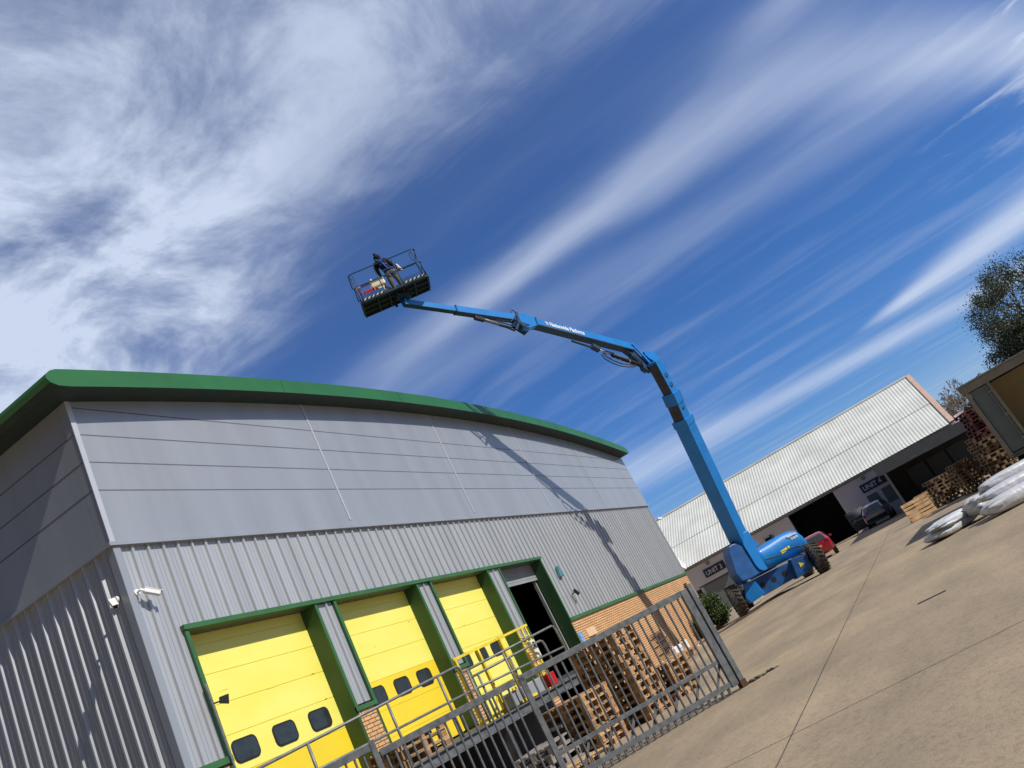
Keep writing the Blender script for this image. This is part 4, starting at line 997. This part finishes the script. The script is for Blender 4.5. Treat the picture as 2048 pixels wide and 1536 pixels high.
# low cross gable at the left end of the roof
gq_ = MB(); gy0, gy1 = 16.9, 21.5
gq_.add([(XB-.55, 16.9, 3.8), (XB-.55, 21.5, 3.8), (XB-.55, 19.0, 6.3), (XB+4.2, 19.0, 6.6), (XB+.1, 16.9, 4.15), (XB+.1, 21.5, 4.15)], [(0,2,3,4),(0,1,2),(1,5,3,2)])
gq_.build('cross_gable', MT['white'], b2)
def unit_sign(y0, y1, z0, z1, num, label):
    s_ = MB().bx(XB-.06, XB-.002, y0, y1, z0, z1).build('unit_sign', MT['sign']); OFF['unit_sign'] = V((0,0,0)); OFF[s_.name] = V((0,0,0))
    tag(s_, label, 'sign')
    text_mesh('lettering', 'UNIT '+num, .50, (XB-.066, y1-.13, z0+.14), (0,-1,0), (0,0,1), MT['signw'], s_, .012, .003, squeeze=.93)
unit_sign(14.15, 15.98, 2.46, 3.10, '3', 'dark UNIT 3 sign on the white wall above the glazed door')
unit_sign(.45, 2.48, 2.42, 3.06, '4', 'dark UNIT 4 sign on the white wall above two windows')
def win(y0, y1, z0, z1, m_, nm='window'):
    f = MB(); f.bx(XB-.05, XB-.005, y0-.08, y1+.08, z0-.08, z1+.08); fo = f.build(nm, MT['white'], b2)
    MB().bx(XB-.06, XB-.052, y0, y1, z0, z1).build('pane', m_, fo)
win(1.62, 2.45, 1.0, 2.16, MT['pane']); win(.55, 1.32, 1.0, 2.16, MT['pane']); win(9.75, 10.5, 2.62, 2.95, MT['glassd'])
f = MB(); f.bx(XB-.06, XB-.005, 13.2, 14.2, .2, 2.3); fo = f.build('glazed_door', MT['galvp'], b2)
m_ = MB()
for z in (.45, 1.1, 1.65): m_.bx(XB-.07, XB-.062, 13.35, 14.02, z, z+.48)
m_.build('pane', MT['glassd'], fo)
for y in (15.3, 1.9):
    t = MB(); t.tube([(XB-.02, y, 3.42), (XB-.14, y, 3.42)], .15, 12); o = t.build('bulkhead_lamp', MT['galvp']); tag(o, {15.3:'round wall lamp under the eaves left of the boom lift mast', 1.9:'round wall lamp under the eaves beside the dark shelter'}[y], 'light')
w = MB(); w.bx(XB-.02, XB-.001, 8.1, 16.8, .2, .55); w.bx(XB-.02, XB-.001, .5, 4.2, .2, .6); w.build('plinth', MT['white'], b2)

# dark open shelter
sh = thing('shelter', 'dark open-fronted shelter with a deep grey fascia at the end of the white building', 'shelter', (50, -3, .15))
m_ = MB(); m_.prism((50, 0, 0), (0,1,0), [(.72, 2.62), (.72, 3.24), (-8.5, 3.10), (-8.5, 2.50)], (.12, 0, 0)); fixnormals(m_.build('fascia', MT['slatel'], sh))
m_ = MB(); m_.bx(50.12, 66.9, -8.5, .72, 2.95, 3.06); m_.build('roof', MT['slate'], sh)
m_ = MB(); m_.bx(50.2, 66.9, .32, .40, .1, 2.94); m_.bx(57, 57.2, -8.5, .32, .1, 2.94); m_.build('wall', MT['slate'], sh)
m_ = MB()
for i in range(18): m_.bx(56.97, 57.0, -8.5, .3, .2+i*.15, .2+i*.15+.012)
m_.build('wall_seam', MT['black'], sh)
for y0, y1 in ((-1.9,-.75), (-3.2,-2.05), (-4.5, -3.35)):
    m_ = MB(); m_.bx(56.9, 56.96, y0, y1, .3, 2.35); m_.build('door_panel', MT['slatel'], sh)
MB().bx(49.98, 50.16, .28, .42, .1, 2.62).build('post', MT['slatel'], sh)
m_ = MB(); m_.bx(49.96, 49.985, -2.2, -1.75, 2.68, 2.72); m_.bx(49.96, 49.985, -1.55, -1.2, 2.68, 2.72); m_.build('marker_bar', MT['galvl'], sh)

# vehicles
def hatch(name, label, loc, rz, paint, L=4.1):
    t = thing(name, label, 'car', loc, rz); OFF[t.name] = V((0,0,0))
    st = [(0,.62,.40,.62,.70,.60),(.03,.74,.34,.66,.86,.66),(.12,.81,.30,.70,.96,.70),(.45,.85,.26,.72,1.30,.62),(.75,.86,.24,.74,1.44,.58),(1.5,.87,.24,.76,1.48,.58),(2.3,.87,.24,.76,1.45,.57),(2.75,.86,.24,.76,1.20,.62),(3.05,.85,.26,.74,.98,.70),(3.7,.80,.28,.68,.84,.66),(4.02,.68,.34,.60,.70,.56),(4.1,.55,.40,.55,.62,.50)]
    mb = MB(); K_ = 13
    for x, hw, zb, zm, zt, rw in st:
        zbel = min(zt-.04, .92)
        half = [(0,zb),(hw*.85,zb),(hw,zb+.10),(hw,zm),(hw*.97,zbel),(rw+.02,zt-.05),(rw*.85,zt),(0,zt+.02)]
        full = half + [(-a, b) for a, b in half[1:-1]][::-1]
        for a, b in full: mb.v.append((x, a, b))
    n_ = len(full)
    for i in range(len(st)-1):
        for q in range(n_): mb.f.append([i*n_+q, i*n_+(q+1)%n_, (i+1)*n_+(q+1)%n_, (i+1)*n_+q]); mb.m.append(0)
    mb.f.append(list(range(n_))); mb.m.append(0); mb.f.append([(len(st)-1)*n_+q for q in range(n_)]); mb.m.append(0)
    b_ = mb.build('body', paint, t, off=(0,0,0)); fixnormals(b_); s_ = b_.modifiers.new('s', 'SUBSURF'); s_.levels = s_.render_levels = 2
    for p in b_.data.polygons: p.use_smooth = True
    def part(nm, mbb, mm, **k): return mbb.build(nm, mm, t, off=(0,0,0), **k)
    g_ = MB(); g_.add([(.10,-.62,.98),(.10,.62,.98),(.50,.53,1.345),(.50,-.53,1.345)],[(0,1,2,3)]); g_.add([(x+.05,y,z-.03) for x,y,z in [(.10,-.62,.98),(.10,.62,.98),(.50,.53,1.345),(.50,-.53,1.345)]],[(0,3,2,1)]); part('rear_window', g_, MT['glassd'])
    for sy in (-1, 1):
        g_ = MB(); P = [(.62,.80*sy,1.0),(2.75,.80*sy,1.0),(2.35,.655*sy,1.37),(.80,.655*sy,1.37)]; g_.add(P+[(x,y+.03*sy,z) for x,y,z in P], [(0,1,2,3),(4,7,6,5),(0,4,5,1),(1,5,6,2),(2,6,7,3),(3,7,4,0)]); fixnormals(part('side_window', g_, MT['glassd']))
        l_ = MB(); l_.obx((.07,.66*sy,.86),(.05,0,0),(0,.08,0),(0,0,.11)); part('tail_light', l_, MT['lampr'], bevel=.02)
        m_ = MB(); m_.obx((2.55,.95*sy,1.0),(.05,0,0),(0,.09,0),(0,0,.06)); part('mirror', m_, paint, bevel=.02)
        for x in (.75, 3.3):
            wv_ = MB(); wv_.tube([(x,.66*sy,.31),(x,.87*sy,.31)], .31, 20); wo_ = part('wheel', wv_, MT['rubber']); OFF[wo_.name] = V((0,0,0))
            h_ = MB(); h_.tube([(x,.80*sy,.31),(x,.885*sy,.31)], .19, 14); h_.build('rim', MT['galvl'], wo_, off=(0,0,0))
    m_ = MB(); m_.obx((-.005,0,.47),(.05,0,0),(0,.70,0),(0,0,.10)); part('bumper', m_, MT['rubber'] if paint is MT['carsil'] else paint, bevel=.03)
    m_ = MB(); m_.obx((.02,0,.72),(.035,0,0),(0,.25,0),(0,0,.055)); part('number_plate', m_, MT['plate'])
    return t
hatch('parked_car', 'silver hatchback parked nose-in at the wall under the UNIT 4 sign', (59.9, 2.35, .18), R(-4), MT['carsil'])
hatch('parked_car', 'red hatchback parked by the dark garage opening, behind the boom lift', (48.3, 5.35, .15), R(6), MT['carred'])
t = thing('wheelie_bin', 'large black four-wheeled rubbish bin between the garage opening and the silver car', 'bin', (63.5, 3.6, .2))
m_ = MB(); m_.add([(63,3.05,.35),(63,4.10,.35),(64,4.10,.35),(64,3.05,.35),(62.85,2.95,1.3),(62.85,4.20,1.3),(64.1,4.20,1.3),(64.1,2.95,1.3)], [(0,3,2,1),(4,5,6,7),(0,1,5,4),(1,2,6,5),(2,3,7,6),(3,0,4,7)]); m_.build('tub', MT['slate'], t, bevel=.03)
m_ = MB()
for i in range(7):
    for q, a in enumerate((0,)): pass
m_.tube([(63.5,2.93,1.25),(63.5,4.22,1.25)], .50, 20); m_.build('lid', MT['slate'], t, smooth=True)
m_ = MB()
for i in range(4): m_.bx(62.84, 62.87, 3.0+i*.0, 4.2, .55+i*.2, .57+i*.2)
m_.build('rib', MT['slatel'], t)
m_ = MB(); k = 12; m_.tube([(62.86, 3.9+.10*math.cos(6.2832*i/k), 1.0+.10*math.sin(6.2832*i/k)) for i in range(k+1)], .016, 5, cap=False)
for z, L_ in ((1.02,.5),(1.28,.7)): m_.bx(62.83,62.85, 3.7-L_, 3.7, z-.03, z+.02)
m_.build('emblem', MT['galvl'], t)
for y in (3.05, 4.15):
    MB().tube([(63.05,y-.03,.30),(63.05,y+.03,.30)], .1, 12).build('wheel', MT['rubber'], t)
t = thing('steel_cabinet', 'flat grey steel storage box behind the bush, in front of UNIT 3', 'storage box', (52, 12.2, .1))
m_ = MB(); m_.bx(51.9, 53.4, 11.0, 13.0, .1, 1.93); m_.build('body', MT['galvp'], t, bevel=.02)
MB().bx(51.8, 53.5, 10.95, 13.1, 1.94, 2.0).build('lid', MT['slate'], t)
MB().bx(51.86, 51.895, 12.85, 13.0, .3, 1.9).build('edge_strip', MT['white'], t)
t = MB().bx(52.4, 52.6, 13.2, 13.5, .1, 1.9).build('bollard', MT['slate'], bevel=.04); tag(t, 'dark bollard standing left of the grey steel storage box', 'bollard')

# box lorry body at the right edge
lb = thing('lorry_body', 'tall beige box lorry body standing open at the right edge of the yard', 'lorry', (27, -2.9, .08), R(-6.3))
m_ = MB(); m_.bx(27, 33, -2.95, -2.86, 1.0, 3.10); m_.bx(32.9, 33, -5.6, -2.95, 1.0, 3.1); m_.bx(27, 33, -5.7, -5.6, 1, 3.1); m_.build('side_wall', MT['beige'], lb)
MB().bx(27.0, 27.10, -3.46, -2.97, 1.02, 2.98).build('door_leaf', MT['ggrey'], lb, bevel=.01)
m_ = MB(); m_.bx(26.95, 27.05, -2.96, -2.84, .95, 3.0); m_.bx(26.95, 27.08, -3.56, -3.47, .95, 3.0); m_.build('door_post', MT['beige'], lb, bevel=.008)
for y in (-3.42,): MB().tube([(26.93,y,1.05),(26.93,y,2.95)], .015, 8).build('lock_rod', MT['galvl'], lb)
for z in (1.25, 2.0, 2.75): MB().bx(26.90, 26.96, -3.50, -3.38, z-.03, z+.03).build('hinge', MT['beige'], lb)
m_ = MB(); m_.bx(26.9, 27.1, -5.7, -2.80, 3.0, 3.22); m_.build('header', MT['beige'], lb, bevel=.01)
m_ = MB(); m_.bx(26.80, 33.1, -5.8, -2.76, 3.225, 3.27); m_.build('roof', MT['galvp'], lb)
m_ = MB(); m_.bx(28.3, 28.4, -5.6, -3.0, 1.0, 3.0); m_.bx(27.2, 33, -5.6, -3.0, 1.0, 1.05); m_.build('inner_panel', MT['tan'], lb)
m_ = MB(); m_.bx(27, 33, -5.6, -2.9, .85, .99); m_.bx(27, 33, -3.8, -3.6, .45, .85); m_.build('chassis', MT['steel'], lb)
for x, y in ((28.5,-3.1),(31.5,-3.1),(28.5,-5.3)): MB().tube([(x,y-.2,.47),(x,y+.1,.47)], .4, 20).build('wheel', MT['rubber'], lb)

# pallets by the shelter
o = put(P1, (39.1, -.05, .50), 0, 'pale pallet standing on edge at the left of the far pallets', None, rot=(R(90-8)*1, 0, R(-70)))
o.location = (39.3, -.05, .52)
stack(P3, 40.6, -1.35, .13, 8, 20, 'the far stack right of the upright pallet', .08, yj=6)
stack(P3, 38.4, -2.35, .13, 9, 12, 'the middle far stack under the shelter front', .10, yj=6)
stack(P3, 37.0, -3.55, .13, 11, 15, 'the far stack left of the beige lorry body', .12, yj=6)
stack(P3, 39.5, -3.6, .13, 13, 10, 'the tallest far stack behind the beige lorry body', .10, yj=5)
P4 = make_pallet(MT['redw'], MT['redw'], 'x')
for i in range(8): put(P4, (37.4+random.uniform(-.1,.1), -3.75+random.uniform(-.1,.1), 1.80+i*.145), R(12+random.uniform(-5,5)), ('lowest','second','third','fourth','fifth','sixth','seventh','topmost')[i]+' red-painted pallet of the red stack beside the lorry body', 'red-painted pallets')
o = put(P1, (41.6, -.7, .55), 0, 'pallet standing on edge right beside the far stack', None, rot=(R(84), 0, R(-75)))

# white wrapped sacks
random.seed(5)
def pillow(name, label, c, size, rz, seedv, sag=.25, wr=.03, group=None, n1=40, n2=22, mt='bag'):
    mb = MB(); ex, ey, ez = size; rnd = random.Random(seedv)
    ph = [(rnd.uniform(2,9), rnd.uniform(2,9), rnd.uniform(2,9), rnd.uniform(0,6.28), rnd.uniform(.3,1)) for _ in range(9)]
    for i in range(n2+1):
        th = -math.pi/2 + math.pi*i/n2
        for k in range(n1):
            a = 2*math.pi*k/n1
            f = lambda x, p: math.copysign(abs(x)**p, x)
            x = f(math.cos(th),.55)*f(math.cos(a),.5); y = f(math.cos(th),.55)*f(math.sin(a),.5); z = f(math.sin(th),.7)
            d = sum(w_*math.sin(p*x*1.3+q*y*1.3+r*z+s) for p, q, r, s, w_ in ph)*wr
            z2 = z*(1-sag*abs(x)**3)
            X, Y, Z = ex*(x*(1+d)), ey*(y*(1+d)), ez*(z2+d*.8)
            ca, sa = math.cos(rz), math.sin(rz)
            gx_, gy_ = c[0]+X*ca-Y*sa, c[1]+X*sa+Y*ca
            mb.v.append((gx_, gy_, max(c[2]+ez+Z, c[2]+.0)))
    for i in range(n2):
        for k in range(n1): mb.f.append([i*n1+k, i*n1+(k+1)%n1, (i+1)*n1+(k+1)%n1, (i+1)*n1+k]); mb.m.append(0)
    mb.f.append(list(range(n1))[::-1]); mb.m.append(0)
    mb.f.append([n2*n1+k for k in range(n1)]); mb.m.append(0)
    t_ = mb.build(name, MT[mt], smooth=True); return tag(t_, label, 'bale', group)
Z0 = gz(23, 0)
pillow('wrapped_bale', 'shiny white plastic-wrapped bale nearest the drain, lower left of the row', (23.55, -.42, Z0), (.80, .42, .13), R(-42), 1, sag=.5, wr=.035)
pillow('wrapped_bale', 'crumpled white bale lying on top of the lower left bale', (23.5, -.50, Z0+.18), (.70, .36, .12), R(-40), 2, sag=.7, wr=.045)
pillow('wrapped_bale', 'long dull white roll at the front right of the bales', (22.3, -2.2, Z0), (1.12, .33, .19), R(-68), 3, sag=.15, wr=.015)
pillow('wrapped_bale', 'middle white roll lying on the front right roll', (22.85, -2.35, Z0+.31), (1.15, .32, .13), R(-66), 4, sag=.15, wr=.02)
pillow('wrapped_bale', 'uppermost white roll of the bales, with a knotted left end', (23.8, -2.50, Z0+.44), (1.10, .28, .16), R(-66), 6, sag=.2, wr=.02)
pillow('wrapped_bale', 'small crumpled bale squeezed between the left and right bales', (23.4, -1.25, Z0+.1), (.30, .30, .22), R(-50), 8, sag=.4, wr=.06)

# bush, kerb and trees
def leafcloud(name, m_, parent, c, r, n, size, shell=.5, lumps=9, seedv=1, squash=1.0, gap=.0):
    rnd = random.Random(seedv); mb = MB(); c = V(c); L_ = []
    for i in range(lumps):
        d_ = V((rnd.gauss(0,1), rnd.gauss(0,1), rnd.gauss(0,.8))).normalized()*rnd.uniform(.35,.75); L_.append((V((d_.x*r[0], d_.y*r[1], d_.z*r[2])), rnd.uniform(.28,.5)))
    for i in range(n):
        lc, lr = L_[rnd.randrange(lumps)]
        d_ = V((rnd.gauss(0,1), rnd.gauss(0,1), rnd.gauss(0,1))).normalized()*(rnd.uniform(shell,1))
        p = c + lc + V((d_.x*r[0]*lr, d_.y*r[1]*lr, d_.z*r[2]*lr*squash))
        a = V((rnd.gauss(0,1), rnd.gauss(0,1), rnd.gauss(0,1))).normalized(); b = a.cross(V((rnd.gauss(0,1), rnd.gauss(0,1), rnd.gauss(0,1)))).normalized(); s = size*rnd.uniform(.5,1.3)
        mb.add([p-a*s, p-b*s*.5, p+a*s, p+b*s*.5], [(0,1,2,3)])
    return mb.build(name, m_, parent)
t = thing('bush', 'rounded dark green bush at the far corner of the warehouse brick wall', 'bush', (40.6, 10.0, 0))
leafcloud('foliage', MT['leaf'], t, (39.9, 10.15, .74), (1.6, 1.0, .95), 26000, .055, .5, 30, 3)
leafcloud('foliage', MT['leaf2'], t, (39.9, 10.15, .66), (1.35, .85, .75), 11000, .06, .0, 12, 5)
m_ = MB()
for i in range(7): m_.tube([(40.7, 10.1, -.1), (40.7+random.uniform(-.5,.5), 10.1+random.uniform(-.5,.5), .7)], .025, 5)
m_.build('stem', MT['bark'], t)
m_ = MB(); m_.beam((38.9, 10.5, -.02), (40.6, 8.95, .06), .12, .16, (0,0,1)); m_.beam((40.6, 8.95, .06), (44.5, 8.6, .1), .12, .16, (0,0,1)); tag(m_.build('kerb', MT['foot']), kind='structure')

MINR = .016
def limbs(mb, p, d, L_, r, depth, rnd, tips, spread=.6, up=.15):
    q = p + d*L_; m_ = p + d*L_*.5 + V((rnd.gauss(0,1), rnd.gauss(0,1), rnd.gauss(0,1)))*L_*.06
    mb.tube([p, m_, q], max(r, MINR), 5, r2=max(r*.62, MINR), cap=False)
    if depth == 0: tips.append(q); return
    for i in range(rnd.choice((2, 3, 3))):
        nd_ = (d + V((rnd.gauss(0,1), rnd.gauss(0,1), rnd.gauss(0,1)))*spread + V((0,0,up))).normalized()
        limbs(mb, q if i else m_.lerp(q, .7), nd_, L_*rnd.uniform(.62,.85), r*.6, depth-1, rnd, tips, spread, up)
def tree(label, x, y, h, L0, r0, depth, seedv, leafm=None, nleaf=0, lsz=.1, lr=.5, spread=.5, up=.12, core=None, name='broadleaf_tree'):
    rnd = random.Random(seedv); t_ = thing(name, label, 'tree', (x, y, .1)); mb = MB(); tips = []
    mb.tube([(x, y, 0), (x+.1, y, h*.5), (x, y, h)], r0, 8, r2=r0*.7)
    for i in range(4): limbs(mb, V((x, y, h*rnd.uniform(.75,1))), V((rnd.gauss(0,.6), rnd.gauss(0,.6), 1)).normalized(), L0, r0*.6, depth, rnd, tips, spread, up)
    mb.build('trunk', MT['bark'], t_)
    if leafm:
        lf_ = MB()
        for i in range(nleaf):
            c = tips[rnd.randrange(len(tips))]; p = c + V((rnd.gauss(0,1), rnd.gauss(0,1), rnd.gauss(0,1)))*lr
            a = V((rnd.gauss(0,1), rnd.gauss(0,1), rnd.gauss(0,1))).normalized(); b = a.cross(V((rnd.gauss(0,1), rnd.gauss(0,1), .3))).normalized(); s = lsz*rnd.uniform(.5,1.3)
            lf_.add([p-a*s, p-b*s*.6, p+a*s, p+b*s*.6], [(0,1,2,3)])
        lf_.build('crown', leafm, t_)
    if core:
        for i, (c, r, n_, mm) in enumerate(core): leafcloud('crown', mm, t_, c, r, n_, lsz*1.1, .3, 16, seedv+i+1)
    return t_
tree('tall tree at the right edge, sparse budding branches above a dense dark crown', 62, -13.4, 5.2, 2.3, .26, 5, 21, MT['leaf3'], 22000, .06, .26, .5, .1,
     core=[((62, -11.7, 6.1), (2.8, 2.9, 1.9), 26000, MT['leaf2'])])
tree('bare twiggy tree between the white gable and the lorry body', 75, -7.3, 3.0, 1.35, .13, 6, 8, None, 0, .06, .2, .5, .12, name='bare_tree')
t = thing('evergreen_shrub', 'dark green shrub below the bare tree beside the gable end', 'shrub', (70, -7.4, 2.8))
leafcloud('foliage', MT['leaf2'], t, (70, -7.6, 3.9), (1.4, 1.5, 1.1), 9000, .10, .3, 14, 33)
MB().tube([(70,-7.6,.2),(70,-7.6,3.6)], .12, 6).build('stem', MT['bark'], t)
t = thing('ivy_shrub', 'ragged dark shrub right of the bare tree, behind the lorry roof', 'shrub', (72, -9.4, 3))
leafcloud('foliage', MT['leaf2'], t, (72, -9.9, 4.9), (1.2, 1.3, 1.6), 6000, .09, .3, 12, 37)
MB().tube([(72,-9.9,.2),(72,-9.9,4.6)], .12, 6).build('stem', MT['bark'], t)
m_ = MB(); m_.bx(72, 80, -12, -6.2, .2, 4.4); t = m_.build('distant_shed', MT['render']); tag(t, 'distant pale shed seen past the gable end below the shrubs', 'shed')
